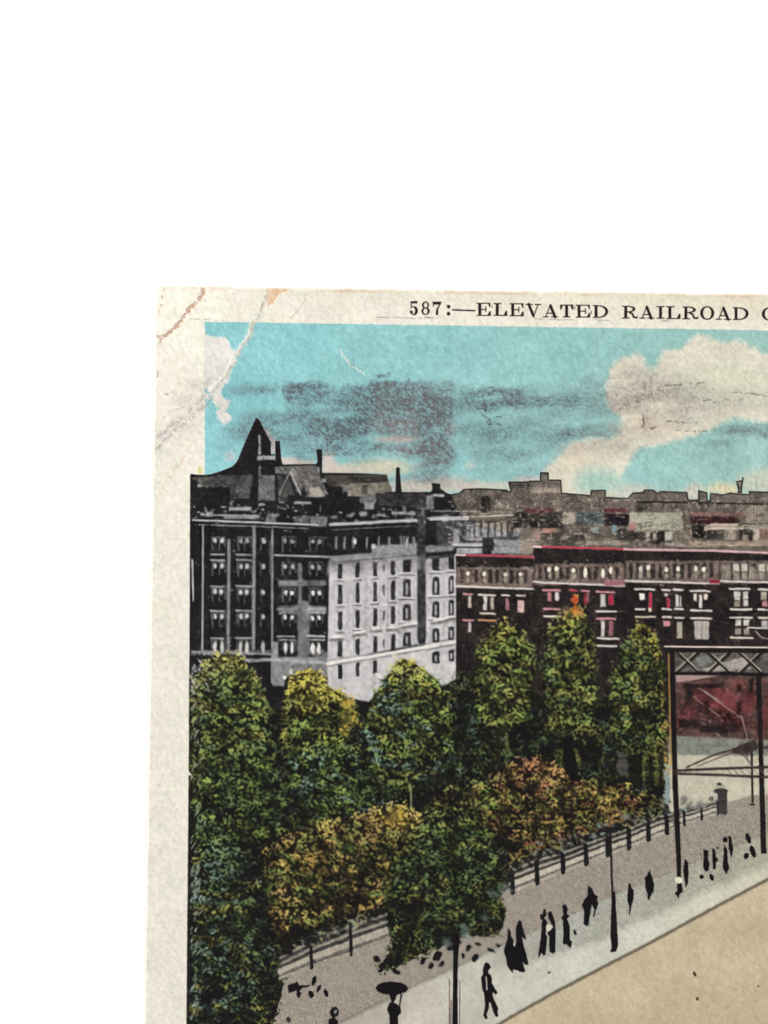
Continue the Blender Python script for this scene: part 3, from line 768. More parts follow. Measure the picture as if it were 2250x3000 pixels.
put(pol([(1960, 2212), (PR, 2230), (PR, 2700), (1960, 2470)], 2.5, 2), c=col(210, 204, 182), k=.16, lab=P_YARD)
put(pol([(1770, 2200), (1800, 2205), (1850, 2215), (1962, 2240), (1962, 2360), (1880, 2330), (1800, 2320), (1750, 2290), (1740, 2230)], 3, 4), c=col(180, 196, 194), k=.32, lab=P_PARK)
put(pol([(1755, 2150), (1790, 2160), (1800, 2205), (1760, 2215)], 4, 4), c=col(170, 170, 110), k=.45)
# path
fence_line = [(800, 2860), (910, 2820), (1026, 2778), (1150, 2725), (1330, 2660), (1500, 2600), (1572, 2574), (1648, 2540), (1716, 2510), (1779, 2485),
              (1841, 2460), (1898, 2437), (1952, 2418), (2003, 2400), (2054, 2384), (2100, 2366)]
path_line = [(760, 3110), (980, 3000), (1110, 2937), (1191, 2897), (1365, 2817), (1480, 2765), (1628, 2699), (1789, 2624), (1973, 2552), (2187, 2462), (2250, 2436), (2500, 2340)]
kerb_line = [(1250, 3112), (1460, 3002), (1505, 2975), (1630, 2905), (1800, 2816), (1905, 2762), (2100, 2655), (2250, 2576), (2800, 2290)]
put(pol([(780, 3110), (800, 3000), (828, 2900), (822, 2850)] + fence_line[1:] + [(2135, 2350), (2300, 2300), (2500, 2260)] + path_line[::-1], 2, 1.5),
    c=col(206, 194, 178), k=.42, lab=P_PATH)
S, m = pol(path_line + kerb_line[::-1], 2, 1.2)
wc = np.zeros(C[S].shape, np.float32)
tt = np.clip((XX[S] - 1000) / 700, 0, 1)[..., None]
t2 = np.clip((XX[S] - 1750) / 500, 0, 1)[..., None]
wc[:] = col(186, 178, 166) * (1 - tt) + col(204, 204, 190) * tt
wc = wc * (1 - t2) + col(204, 200, 178) * t2
wc += ((cloudy[S] - .5) * .12)[..., None]
put((S, m), c=wc, k=0.04, lab=P_WALK)
# the hatched half of the pavement
S2, m2 = pol(path_line[2:] + [(2500, 2420), (2250, 2530), (1900, 2690), (1700, 2780), (1500, 2830), (1380, 2870)], 14, 10)
put((S2, m2 * np.clip((XX[S2] - 1350) / 250, 0, 1)), k=.30, c=None)
S, m = pol(kerb_line + [(PR, 2290), (PR, PB), (1200, PB)], 2, 1)
sc = np.zeros(C[S].shape, np.float32) + col(198, 184, 153)
sc += ((cloudy[S] - .5) * .08)[..., None] + ((mid[S] - .5) * .035)[..., None] * np.array((.6, 1, .8), np.float32)
put((S, m), c=sc, k=0.03, lab=P_STREET)
put(lin(kerb_line, 9, 3.2, 1.5), c=col(92, 82, 70), k=0, a=.85, lab=P_KERB)
put(lin(path_line[:-1], 12, 8, 4), k=.42)
put(lin(path_line[:-1], 3.5, 2.5, 4), k=.62, a=.6)
tone(2100, 2292, 2300, 2330, .12)
for x, y, rx, ry, a in [(2035, 2854, 4.5, 8, .3), (2043, 2926, 4, 5, .4), (1609, 2849, 4, 3, .5), (1685, 2732, 4, 8, .2), (2222, 2889, 3, 3, 0)]:
    put(ell(x, y, rx, ry, -.5), c=col(62, 52, 34), k=0, a=.95)
# trees or buildings across the street, outside the frame
put(pol([(2700, 2300), (PR, 2200), (PR, 2000), (2700, 2100)], 3, 6), c=col(200, 170, 160), k=.8, lab=P_YARD)

# ------------------------------------------------------------------ foliage
leaf = np.zeros((H1, W1), np.float32)
N = 34000
lx = 540 + rng.random(N) * 1440; ly = 1740 + rng.random(N) * 1380
lang = np.where(rng.random(N) < .5, .8, -.7) + rng.normal(size=N) * .3
ll = 2.6 + rng.random(N) * 3.6; lw = 1.6 + rng.random(N) * 1.6; li = .45 + rng.random(N) * .55
gi = (ly - 840 - (lx - 600) * .0135) / CE; gj = (lx - xl(ly)) / CE
for di in range(-6, 7):
    for dj in range(-6, 7):
        ii = np.floor(gi).astype(int) + di; jj = np.floor(gj).astype(int) + dj
        ok = (ii >= 0) & (ii < H1) & (jj >= 0) & (jj < W1)
        dy = (ii - gi) * CE; dx = (jj - gj) * CE
        a = dx * np.cos(lang) + dy * np.sin(lang); b = -dx * np.sin(lang) + dy * np.cos(lang)
        q = np.sqrt((a / ll) ** 2 + (b / lw) ** 2)
        v = np.clip(1.35 - q, 0, 1) * li
        np.maximum.at(leaf, (ii[ok], jj[ok]), v[ok].astype(np.float32))
leaf *= np.clip(0.62 + 2.4 * (fbm(24, 411, o=2) - .45), .15, 1.25)
gloom = np.clip((fbm(50, 431, o=3) - .46) * 3 + .85, .45, 1.1)
inside_print = (XX > 553) & (YY < PB)

YEL = col(238, 216, 100); OLV = col(164, 164, 90); GRN = col(146, 166, 86); DGN = col(116, 138, 88); ORG = col(226, 172, 96)
BRW = col(186, 132, 94); GLD = col(212, 184, 102); PAL = col(196, 200, 160); TEA = col(128, 154, 132); LILW = col(214, 210, 220)


def crown(pts, name, label, top, mids, topband=.3, rad=(20, 38), dens=1.0, lift=1.0, seed=1, dark=.95, rim=0.3, parent='printed_picture'):
    lab = part(name, label, parent)
    r = np.random.default_rng(seed)
    S, m = pol(pts, 15.0, 8)
    m = np.clip((m + (leaf[S] - .42) * .8 * np.clip(m * (1 - m) * 6, 0, 1) - .5) * 4 + .5, 0, 1) * inside_print[S]
    X, Y = XX[S], YY[S]
    x0, x1, y0, y1 = X.min(), X.max(), min(p[1] for p in pts), max(p[1] for p in pts)
    px0, px1 = min(p[0] for p in pts), max(p[0] for p in pts)
    B = np.full(X.shape, .05, np.float32)
    CC = np.zeros(X.shape + (3,), np.float32) + mids[0]
    n = int(dens * (px1 - px0) * (y1 - y0) / (rad[0] * rad[1]) * 1.15)
    cx = px0 + r.random(n) * (px1 - px0); cy = np.sort(y0 + r.random(n) * (y1 - y0))
    for k in range(n):
        rr = (rad[0] + r.random() * (rad[1] - rad[0])) * 1.15
        x, y = cx[k], cy[k]
        i0 = np.searchsorted(Y[:, 0], y - rr * 1.6); i1 = np.searchsorted(Y[:, 0], y + rr * 1.6)
        j0 = np.searchsorted(X[0], x - rr * 1.6 - 20); j1 = np.searchsorted(X[0], x + rr * 1.6 + 20)
        if i1 <= i0 or j1 <= j0: continue
        q = (slice(i0, i1), slice(j0, j1)); g = (slice(S[0].start + i0, S[0].start + i1), slice(S[1].start + j0, S[1].start + j1))
        dx = (X[q] + wobx[g] * 7 - x) / rr; dy = (Y[q] + woby[g] * 7 - y) / (rr * .8)
        d = np.sqrt(dx * dx + dy * dy)
        a = np.clip((1.05 - d) * 6, 0, 1)
        b = np.clip(.46 - 1.05 * (dy - .35 * dx), 0.015, 1.2) * (.45 + .75 * r.random())
        tfr = (y - y0) / (y1 - y0 + 1)
        b = b * np.clip((1.04 - d) * 4.5, .12, 1) * (1.18 - .50 * tfr)
        c = mids[r.integers(len(mids))]
        if tfr < topband: b = np.clip(b * (1 + 1.0 * (1 - tfr / topband)), 0, 1.25)
        wt = np.clip(1 - tfr / topband, 0, 1) if topband > 0 else 0
        if wt > 0 and r.random() < .35 + wt: c = c * (1 - wt) + top * wt
        c = c * (.9 + .2 * r.random())
        B[q] = B[q] * (1 - a) + b * a
        CC[q] = CC[q] * (1 - a[..., None]) + c * a[..., None]
    l = leaf[S]
    vis = np.clip(B * lift * (.10 + 2.15 * l) * (gloom[S] * (1 - .6 * np.clip(1 - (Y - y0) / (topband * (y1 - y0) + 1), 0, 1)) + .6 * np.clip(1 - (Y - y0) / (topband * (y1 - y0) + 1), 0, 1)), 0, 1)
    S4, e4 = pol(pts, 42.0, 4)
    e5 = np.full(X.shape, .5, np.float32)
    r0, c0 = S4[0].start - S[0].start, S4[1].start - S[1].start
    hh, ww = min(e4.shape[0], X.shape[0] - max(r0, 0)), min(e4.shape[1], X.shape[1] - max(c0, 0))
    if r0 >= 0 and c0 >= 0: e5[r0:r0 + hh, c0:c0 + ww] = e4[:hh, :ww]
    tt_ = np.clip((Y - y0) / (y1 - y0 + 1), 0, 1)
    core = np.clip((e5 - .5) * 3.2 + .12, .12, 1)
    vis = vis * (1 - (1 - core) * np.clip(tt_ * 2.2 - .35, 0, .85))
    k = dark - (dark - .08) * vis
    if rim:
        S3, mr = S, m
    put((S, m), c=CC, k=k, lab=lab)
    return lab


def trunk(pts, w, lab, c=col(120, 100, 80), k=.85):
    S, m = lin(pts, w, 2.5, 4)
    if k < .8: m = m * np.clip(.25 + 1.1 * leaf[S], 0, 1)
    put((S, m), c=c, k=k, lab=lab)


# dark undergrowth behind every crown
UG = [(553, 2020), (620, 1990), (800, 2080), (900, 2040), (1060, 2060), (1180, 1990), (1300, 2040), (1345, 1960), (1400, 1980), (1560, 2010), (1600, 2040), (1760, 2040),
      (1800, 2020), (1950, 2100), (1955, 2370), (1480, 2560), (1180, 2710), (820, 2820), (740, 2900), (553, 2900)]
crown(UG, 'printed_undergrowth', 'dark mass of leaves behind and between the printed trees', OLV, [DGN, OLV, TEA, DGN, DGN], .1, (18, 34), 1.0, .34, 99)
T6 = [(1385, 2060), (1380, 1980), (1395, 1910), (1420, 1860), (1445, 1835), (1490, 1800), (1500, 1830), (1535, 1845), (1560, 1890), (1572, 1950),
      (1562, 2050), (1545, 2110), (1500, 2150), (1440, 2140), (1395, 2110)]
l6 = crown(T6, 'printed_tree', 'green tree before the first row house, nearest the hotel', YEL, [OLV, GRN, GRN, OLV], .30, (16, 30), 1.2, 1.05, 6)
trunk([(1483, 2150), (1486, 2200), (1480, 2290)], 10, l6, OLV, .45)
trunk([(1460, 2150), (1462, 2290)], 10, l6)
T7 = [(1585, 2080), (1582, 1980), (1592, 1900), (1606, 1850), (1640, 1800), (1672, 1770), (1684, 1740), (1696, 1770), (1728, 1812), (1742, 1870),
      (1748, 1950), (1765, 2040), (1750, 2100), (1770, 2140), (1730, 2200), (1660, 2190), (1600, 2140)]
l7 = crown(T7, 'printed_tree', 'tallest pointed tree with an orange red tip', YEL, [OLV, OLV, DGN, GRN], .34, (14, 28), 1.3, .92, 7)
for k_ in range(26):
    t = rng.random(); put(lin([(1683 + rng.normal() * (2 + 14 * t), 1742 + 62 * t), (1688 + rng.normal() * (2 + 14 * t), 1750 + 62 * t)], 5, 1.8, 3), c=col(226, 96, 50) if t < .5 else col(226, 130, 56), k=.3, a=.85)
for p_ in [(1662, 1790), (1690, 1796), (1655, 1765 + 20), (1650, 1805), (1702, 1795)]:
    Sq, mq = ell(p_[0], p_[1], 11, 9, -.6, 2, 3); put((Sq, mq * np.clip(.1 + 1.3 * leaf[Sq], 0, 1)), c=ORG, k=.2)
trunk([(1665, 2170), (1672, 2280), (1690, 2290)], 34, l7, col(90, 80, 60), .92)
trunk([(1688, 2200), (1700, 2250)], 12, l7, GLD, .3)
T8 = [(1782, 2130), (1780, 2040), (1795, 1960), (1812, 1900), (1850, 1850), (1882, 1808), (1912, 1835), (1932, 1880), (1945, 1915), (1958, 1960),
      (1962, 2060), (1962, 2160), (1945, 2230), (1930, 2320), (1890, 2290), (1850, 2240), (1805, 2200)]
l8 = crown(T8, 'printed_tree', 'tall tree beside the railway post with yellow right edge', YEL, [OLV, DGN, GRN, OLV], .22, (14, 27), 1.3, .88, 8)
for k_ in range(38):     # yellow right edge
    t = k_ / 37; x = 1905 + 52 * min(1, t * 1.6) + rng.normal() * 7; y = 1850 + t * 420
    Sq, mq = ell(x, y, 9 + rng.random() * 5, 7 + rng.random() * 4, .6, 2, 4); put((Sq, mq * np.clip(.05 + 1.4 * leaf[Sq], 0, 1)), c=YEL if rng.random() < .6 else ORG, k=.25, a=.9)
for x_, w_, k_ in [(1888, 10, .35), (1925, 11, .35), (1870, 16, .92), (1907, 10, .92), (1940, 8, .88)]:
    trunk([(x_ - 2, 2215), (x_, 2300)], w_, l8, OLV, k_)
put(ell(1822, 2245, 17, 26, 0, 2, 4), c=GRY, k=.82); put(ell(1820, 2212, 12, 8, 0, 2), c=GRY, k=.8)
T3 = [(1045, 2150), (1075, 2070), (1100, 2010), (1130, 1970), (1160, 1930), (1185, 1918), (1235, 1945), (1290, 1990), (1318, 2030), (1330, 2100),
      (1342, 2180), (1330, 2250), (1280, 2300), (1200, 2330), (1130, 2300), (1070, 2250)]
T1 = [(548, 2060), (556, 2000), (590, 1945), (630, 1912), (665, 1902), (700, 1915), (735, 1945), (760, 1990), (785, 2040), (790, 2085),
      (815, 2160), (810, 2260), (760, 2330), (548, 2360)]
T2 = [(805, 2110), (822, 2040), (850, 1980), (900, 1950), (940, 1962), (970, 2005), (1010, 2020), (1035, 2060), (1040, 2110), (1015, 2160),
      (960, 2210), (880, 2230), (815, 2200)]
l2 = crown(T2, 'printed_tree', 'yellowish tree below the pale hotel wall', YEL, [OLV, OLV, col(190, 186, 90), GRN], .6, (16, 30), 1.2, 1.02, 2)
l3 = crown(T3, 'printed_tree', 'large round tree in front of the right end of the hotel', YEL, [GRN, GRN, OLV, TEA], .34, (17, 33), 1.3, .98, 3)
for k_ in range(22):
    Sq, mq = ell(1018 + rng.normal() * 15, 2040 + rng.random() * 110, 12, 15, .3, 4, 6)
    put((Sq, mq * np.clip(.1 + 1.2 * leaf[Sq], 0, 1)), c=col(222, 188, 80), k=.3, a=.85)
l1 = crown(T1, 'printed_tree', 'tree at the left edge with pale yellow top', col(222, 210, 120), [GRN, GRN, OLV, DGN], .34, (17, 31), 1.2, .98, 1)
T4 = [(840, 2400), (835, 2300), (855, 2230), (900, 2185), (960, 2160), (1010, 2165), (1050, 2190), (1075, 2260), (1105, 2330), (1110, 2390),
      (1050, 2430), (900, 2440)]
T5 = [(550, 2380), (556, 2300), (610, 2230), (680, 2190), (760, 2200), (830, 2260), (870, 2330), (900, 2400), (860, 2470), (760, 2480), (550, 2470)]
l5 = crown(T5, 'printed_tree', 'dark green tree at the left edge in mid height', GRN, [DGN, GRN, DGN, GRN], .2, (18, 32), 1.2, .80, 5)
l4 = crown(T4, 'printed_tree', 'mid green rounded tree left of centre', col(170, 186, 84), [GRN, DGN, TEA, GRN], .3, (18, 32), 1.2, .92, 4)
put(lin([(1203, 2300), (1205, 2360)], 4, 1.5), c=PAL, k=.45)
B1 = [(1370, 2420), (1380, 2330), (1440, 2270), (1520, 2222), (1580, 2215), (1630, 2235), (1680, 2280), (1760, 2290), (1840, 2300), (1900, 2330),
      (1955, 2330), (1960, 2385), (1860, 2425), (1760, 2450), (1660, 2490), (1560, 2530), (1490, 2560), (1480, 2470)]
crown(B1, 'printed_shrubbery', 'orange brown shrubbery behind the fence', BRW, [BRW, GLD, col(160, 140, 88), OLV, GLD, OLV], .35, (16, 30), 1.3, .82, 11)
BM = [(1250, 2420), (1270, 2330), (1330, 2300), (1420, 2290), (1480, 2320), (1460, 2400), (1400, 2440)]
crown(BM, 'printed_shrubbery', 'olive shrubs between the round tree and the orange shrubbery', OLV, [OLV, GLD, GRN], .3, (14, 26), 1.2, .72, 12)
# small blue grey bushes on the fence
for k_ in range(60):
    t = rng.random(); x = 1560 + 390 * t; y = 2495 - 145 * t + rng.normal() * 8
    put(ell(x, y, 7, 4, .7, 2, 3), c=col(176, 200, 200) if rng.random() < .6 else BRW, k=.6, a=.7)
B2 = [(760, 2600), (765, 2500), (830, 2440), (920, 2410), (1000, 2400), (1100, 2372), (1180, 2350), (1250, 2390), (1240, 2480), (1190, 2560),
      (1170, 2640), (1120, 2680), (1040, 2700), (960, 2710), (880, 2745), (830, 2770), (790, 2720)]
crown(B2, 'printed_shrubbery', 'golden and olive bushes behind the near fence', GLD, [GLD, OLV, GLD, GRN, col(180, 150, 96), OLV], .3, (19, 34), 1.2, .86, 13)
for k_ in range(12): Sq, mq = ell(935 + rng.normal() * 22, 2500 + rng.normal() * 14, 12, 8, .6, 3, 4); put((Sq, mq * np.clip(1.2 * leaf[Sq], 0, 1)), c=ORG, k=.3, a=.8)
for k_ in range(14): Sq, mq = ell(1160 + rng.normal() * 20, 2385 + rng.normal() * 14, 14, 10, -.6, 3, 4); put((Sq, mq * np.clip(.1 + 1.3 * leaf[Sq], 0, 1)), c=col(226, 190, 80), k=.25, a=.9)
T10 = [(546, 3112), (548, 2900), (550, 2600), (575, 2490), (640, 2455), (700, 2480), (745, 2540), (780, 2610), (785, 2700), (815, 2790), (842, 2860),
       (828, 2930), (800, 3010), (780, 3112)]
crown(T10, 'printed_tree', 'dark green tree filling the lower left corner of the picture', GRN, [DGN, TEA, OLV, TEA, DGN], .12, (20, 34), 1.3, .66, 10)
# glossy ink highlights at the left margin of the print, painted as pale strokes
for k_ in range(170):
    x = 558 + abs(rng.normal()) * 20; y = 1950 + rng.random() * 1040
    if x > 620: continue
    put(lin([(x, y), (x + 3 + rng.random() * 4, y - 5 - rng.random() * 7)], 1.8, 1.2), c=LILW, k=.12, a=.75)
for k_ in range(40):
    x = 590 + rng.normal() * 24; y = 1990 + rng.normal() * 36
    put(lin([(x, y), (x + 4, y + 5)], 2.5, 1.4), c=LILW, k=.12, a=.85)
put(lin([(565, 1640), (566, 1760)], 2, 1), c=WHT, k=.2)
put(pol([(551, 2258), (562, 2270), (553, 2273)], 1, .5), c=base, k=0)

# ------------------------------------------------------------------ fence
fpost = [(910, 2745, 2836), (1026, 2697, 2797), (1500, 2537, 2615), (1572, 2508, 2588), (1648, 2490, 2555), (1716, 2463, 2531), (1779, 2440, 2505),
         (1841, 2418, 2485), (1898, 2394, 2460), (1952, 2378, 2440), (2003, 2366, 2416), (2054, 2353, 2400), (2102, 2340, 2385)]


def rails(a, b):
    ax, at, ab = a; bx, bt, bb = b
    sh = (ab - at)
    put(pol([(ax, at + 4), (bx, bt + 4), (bx, bb - 8), (ax, ab - 8)], 2, 2), c=GRY, k=.86, lab=P_FENCE)
    for f, w_, k_ in [(.16, .08, .36), (.40, .09, .34), (.68, .20, .14), (.95, .12, .26)]:
        put(lin([(ax, at + sh * f), (bx, bt + (bb - bt) * f)], max(3.2, sh * w_), 2, 2), c=col(204, 194, 176), k=k_ + (.14 if ax < 1300 else 0), lab=P_FENCE)
    put(lin([(ax, at + sh * .82), (bx, bt + (bb - bt) * .82)], max(3, sh * .06), 2, 2), c=GRY, k=.62, lab=P_FENCE)


rails((820, 2795, 2870), fpost[0]); rails(fpost[0], fpost[1]); rails(fpost[1], (1132, 2665, 2755))
for a, b in zip(fpost[2:-1], fpost[3:]): rails(a, b)
put(pol([(905, 2742), (930, 2740), (934, 2760), (912, 2775)], 2, 2), c=col(170, 196, 204), k=.25)
put(pol([(1017, 2695), (1040, 2692), (1046, 2720), (1022, 2730)], 2, 2), c=PAL, k=.35)
for x, yt_, yb in fpost:
    w_ = 10 if x < 1300 else 14
    put(lin([(x, yt_ + 6), (x + (3 if x < 1300 else 2), yb)], w_ if yb - yt_ > 60 else 8, 1.5, 1.5), c=GRY, k=.93, lab=P_FENCE)
    if x > 1300: put(lin([(x - 4, yt_), (x + 9, yt_ + 10)], 5, 2, 2), c=col(160, 196, 196), k=.3)
for _ in range(230):      # leaves hanging over the top rail
    t_ = rng.random()
    if rng.random() < .3: x, y = 820 + 310 * t_, 2792 - 128 * t_ + rng.normal() * 7
    else: x, y = 1500 + 455 * t_, 2536 - 160 * t_ ** .93 + rng.normal() * 6
    Sq, mq = ell(x, y, 9 + rng.random() * 5, 5 + rng.random() * 4, .6, 2, 4)
    d_ = rng.random()
    if d_ < .5: put((Sq, mq), c=GRY, k=.93, a=.8)
    else: put((Sq, mq * np.clip(1.4 * leaf[Sq], 0, 1)), c=[OLV, GLD, col(170, 196, 196), TEA][rng.integers(4)], k=.35, a=.9)
# gate pillar
put(pol([(2102, 2318), (2130, 2318), (2132, 2382), (2125, 2388), (2104, 2384)], 1.6, 1.5), c=GRY, k=.85, lab=P_PILLAR)
put(ell(2112, 2318, 21, 9, 0, 1.6), c=GRY, k=.86, lab=P_PILLAR)
put(pol([(2096, 2308), (2103, 2298), (2118, 2296), (2128, 2308)], 1.5, 1), c=PAL, k=.3, lab=P_PILLAR)
put(ell(2107, 2297, 8, 5), c=GRY, k=.85, lab=P_PILLAR); put(ell(2084, 2340, 8, 7, 0, 2), c=GRY, k=.7)
for x, y in [(2003, 2345), (2020, 2362), (2048, 2360), (1975, 2400), (1990, 2380)]:
    put(ell(x, y, 10, 14, .5, 3, 5), c=GRY, k=.68, a=.8)

# ------------------------------------------------------------------ elevated railway
IRN = col(190, 160, 150)
put(pol([(1965, 1900), (PR, 1925), (PR, 1990), (1965, 1975)], 1.5, 1), c=col(190, 180, 170), k=.72, lab=P_RAIL)
put(pol([(2110, 1945), (2180, 1922), (2200, 1960), (2080, 1968), (2050, 1962)], 3, 3), c=col(214, 205, 196), k=.38)
put(pol([(2040, 1925), (2075, 1918), (2085, 1940), (2045, 1958)], 3, 3), c=col(190, 196, 190), k=.6)
px = 1985
while px < PR - 80:
    yb = 1898 + (px - 1960) * .012
    put(lin([(px, yb + 70), (px + 62, yb + 14)], 9, 1.5), c=IRN, k=.9, lab=P_RAIL)
    put(lin([(px - 6, yb + 68), (px + 52, yb + 14)], 3, 1.2), c=CRM, k=.35)
    put(lin([(px, yb + 14), (px + 62, yb + 70)], 9, 1.5), c=IRN, k=.9, lab=P_RAIL)
    put(lin([(px + 4, yb + 12), (px + 62, yb + 66)], 3, 1.2), c=CRM, k=.35)
    px += 92
put(lin([(1960, 1905), (2250, 1908), (PR, 1930)], 12, 1.4, .6), c=IRN, k=.93, lab=P_RAIL)
put(lin([(1948, 1894), (2250, 1897), (PR, 1918)], 4, 1.2, .8), c=col(236, 220, 212), k=.05, lab=P_RAIL)
put(lin([(1975, 1973), (2150, 1974), (2250, 1977), (PR, 1996)], 10, 1.4, .8), c=IRN, k=.93, lab=P_RAIL)
# beam stub at right
put(lin([(2190, 1839), (2260, 1841), (2600, 1850)], 4, 1.2), c=WHT, k=.1, lab=P_RAIL)
put(pol([(2195, 1842), (2600, 1852), (2600, 1900), (2240, 1880)], 2, 2), c=IRN, k=.86, lab=P_RAIL)
put(lin([(2215, 1850), (2232, 1868), (2250, 1872)], 3, 1.5), c=CRM, k=.5)
# posts
put(pol([(1960, 1900), (1976, 1900), (1981, 2100), (1986, 2300), (1993, 2440), (1996, 2572), (1984, 2572), (1977, 2440), (1970, 2300), (1965, 2100)], 1.4, 1), c=IRN, k=.93, lab=P_RAIL)
put(lin([(1959, 1915), (1963, 2100), (1966, 2240)], 3, 1.5), c=col(214, 160, 70), k=.35)
put(pol([(2214, 1980), (2231, 1980), (2236, 2200), (2246, 2500), (2229, 2502), (2222, 2200)], 1.4, 1), c=IRN, k=.92, lab=P_RAIL)
put(lin([(2202, 2200), (2205, 2350)], 7, 1.4), c=IRN, k=.9, lab=P_RAIL); put(lin([(2199, 2357), (2209, 2357)], 6, 1.4), c=IRN, k=.9, lab=P_RAIL)
put(lin([(1976, 2258), (2110, 2252), (2260, 2247), (2700, 2240)], 8, 2), c=IRN, k=.86, lab=P_RAIL)
put(lin([(1976, 2266), (2110, 2271), (2260, 2277), (2700, 2290)], 8, 2), c=IRN, k=.86, lab=P_RAIL)
for k_ in range(14): put(lin([(2000 + k_ * 19, 2257), (2010 + k_ * 19, 2268)], 2, 1.5), c=IRN, k=.6)
put(lin([(2012, 2248), (2090, 2212), (2175, 2188)], 5, 2), c=IRN, k=.82, lab=P_RAIL)
put(lin([(2045, 2245), (2100, 2222), (2190, 2190)], 3, 2), c=IRN, k=.7, lab=P_RAIL)
put(pol([(2135, 2205), (2170, 2180), (2215, 2165), (2225, 2190), (2190, 2215)], 4, 5), c=IRN, k=.85, lab=P_RAIL)
put(lin([(2180, 2212), (2204, 2245)], 5, 3), c=IRN, k=.7, lab=P_RAIL)
put(lin([(2236, 2190), (2700, 2196)], 7, 2.5), c=IRN, k=.8, lab=P_RAIL)
for x in (2470, 2720, 2990, 3280, 3600):
    put(lin([(x, 1980), (x + 10, 2500)], 15, 1.5), c=IRN, k=.92, lab=P_RAIL)

# ------------------------------------------------------------------ lamp post
put(lin([(1789, 2446), (1792, 2560), (1796, 2660)], 6.5, 1.3), c=IRN, k=.93, lab=P_LAMP)
put(pol([(1793, 2610), (1802, 2612), (1808, 2710), (1811, 2770), (1805, 2788), (1786, 2790), (1792, 2776), (1788, 2740), (1789, 2700)], 1.5, 1.4), c=IRN, k=.94, lab=P_LAMP)

# ------------------------------------------------------------------ big foreground tree
T9 = [(1095, 2830), (1140, 2790), (1135, 2740), (1128, 2650), (1150, 2550), (1200, 2450), (1260, 2380), (1330, 2345), (1400, 2370), (1440, 2430),
      (1465, 2490), (1480, 2560), (1475, 2620), (1490, 2690), (1470, 2740), (1420, 2750), (1370, 2745), (1330, 2770), (1270, 2790), (1210, 2820), (1130, 2852)]
l9 = crown(T9, 'printed_tree', 'big foreground tree with a thin dark trunk on the pavement', OLV, [DGN, GRN, DGN, OLV], .2, (20, 34), 1.4, .62, 9)
put(pol([(1322, 2740), (1350, 2735), (1342, 2800), (1340, 2900), (1343, 3112), (1323, 3112), (1327, 2900), (1328, 2800)], 1.4, 1.2), c=col(120, 100, 110), k=.95, lab=l9)
for pts, w_ in [([(1317, 2870), (1316, 3110)], 2.5), ([(1347, 2874), (1347, 3110)], 2.5), ([(1322, 2930), (1318, 3110)], 3)]:
    put(lin(pts, w_, 1.2, .6), c=IRN, k=.75, lab=l9)
for x, y, rx, ry in [(1391, 2807, 9, 16), (1372, 2778, 7, 14), (1262, 2830, 8, 12), (1295, 2822, 6, 11), (1357, 2800, 7, 10), (1240, 2815, 8, 14), (1440, 2785, 14, 6),
                     (1400, 2765, 9, 5), (1460, 2770, 8, 5), (1280, 2800, 12, 20), (1320, 2775, 10, 14), (1160, 2845, 14, 8), (1105, 2810, 12, 10), (1115, 2840, 7, 12), (1135, 2815, 12, 12)]:
    put(ell(x, y, rx, ry * .85, .5, 2, 5), c=GRY, k=.96, lab=l9)
for x, y in [(1310, 2762), (1365, 2722), (1420, 2690), (1445, 2620), (1480, 2600), (1360, 2740)]:
    put(ell(x, y, 16, 11, .5, 6, 6), c=col(160, 190, 196), k=.55, a=.6)

# ------------------------------------------------------------------ walkers
WK = col(120, 110, 116)


def walker(label, polys, name='printed_walker', k=.95):
    lab = part(name, label)
    for p_ in polys: put(pol(p_, 1.5, 1.2), c=WK, k=k, lab=lab)
    return lab


def bl(ox, oy, size, x, y, rx, ry, ang=0):
    f = size / 1659.0
    n = 12
    ca, sa = math.cos(ang), math.sin(ang)
    return [(ox + (x + rx * math.cos(t) * ca - ry * math.sin(t) * sa) * f, oy + (y + rx * math.cos(t) * sa + ry * math.sin(t) * ca) * f)
            for t in np.linspace(0, 2 * math.pi, n, endpoint=False)]


ZA = lambda p: Z(1160, 2600, 400, p)
ZB = lambda p: Z(1500, 2600, 400, p)
ZC = lambda p: Z(1750, 2320, 500, p)
ZD = lambda p: Z(780, 2600, 400, p)
walker('man striding alone beside the big tree trunk', [ZA([(1058, 985), (1075, 925), (1105, 910), (1140, 935), (1152, 970), (1125, 1010), (1120, 1035),
        (1152, 1065), (1167, 1110), (1162, 1150), (1232, 1275), (1217, 1307), (1175, 1275), (1175, 1310), (1200, 1380), (1242, 1470), (1232, 1510),
        (1247, 1560), (1215, 1573), (1185, 1520), (1150, 1400), (1135, 1390), (1125, 1480), (1100, 1540), (1112, 1595), (1085, 1602), (1063, 1555),
        (1083, 1440), (1073, 1300), (1048, 1230), (1033, 1100), (1058, 1050)])])
put(lin(ZA([(1098, 1090), (1105, 1240)]), 4, 1.2), c=GRY, k=.2)
walker('two women in long dark skirts right of the big tree', [ZA([(1375, 500), (1395, 540), (1400, 600), (1430, 640), (1440, 700), (1465, 650), (1455, 560),
        (1460, 490), (1480, 430), (1500, 400), (1530, 420), (1535, 480), (1560, 560), (1580, 620), (1570, 640), (1530, 590), (1550, 700), (1580, 800),
        (1612, 940), (1570, 940), (1540, 900), (1560, 980), (1577, 1020), (1545, 1032), (1500, 1022), (1480, 1005), (1450, 1005), (1430, 1000),
        (1415, 1045), (1390, 1000), (1350, 950), (1345, 880), (1308, 770), (1350, 640), (1360, 520)])])
put(ell(1160 + 1440 * .2411, 2600 + 690 * .2411, 3, 7), c=GRY, k=.1)
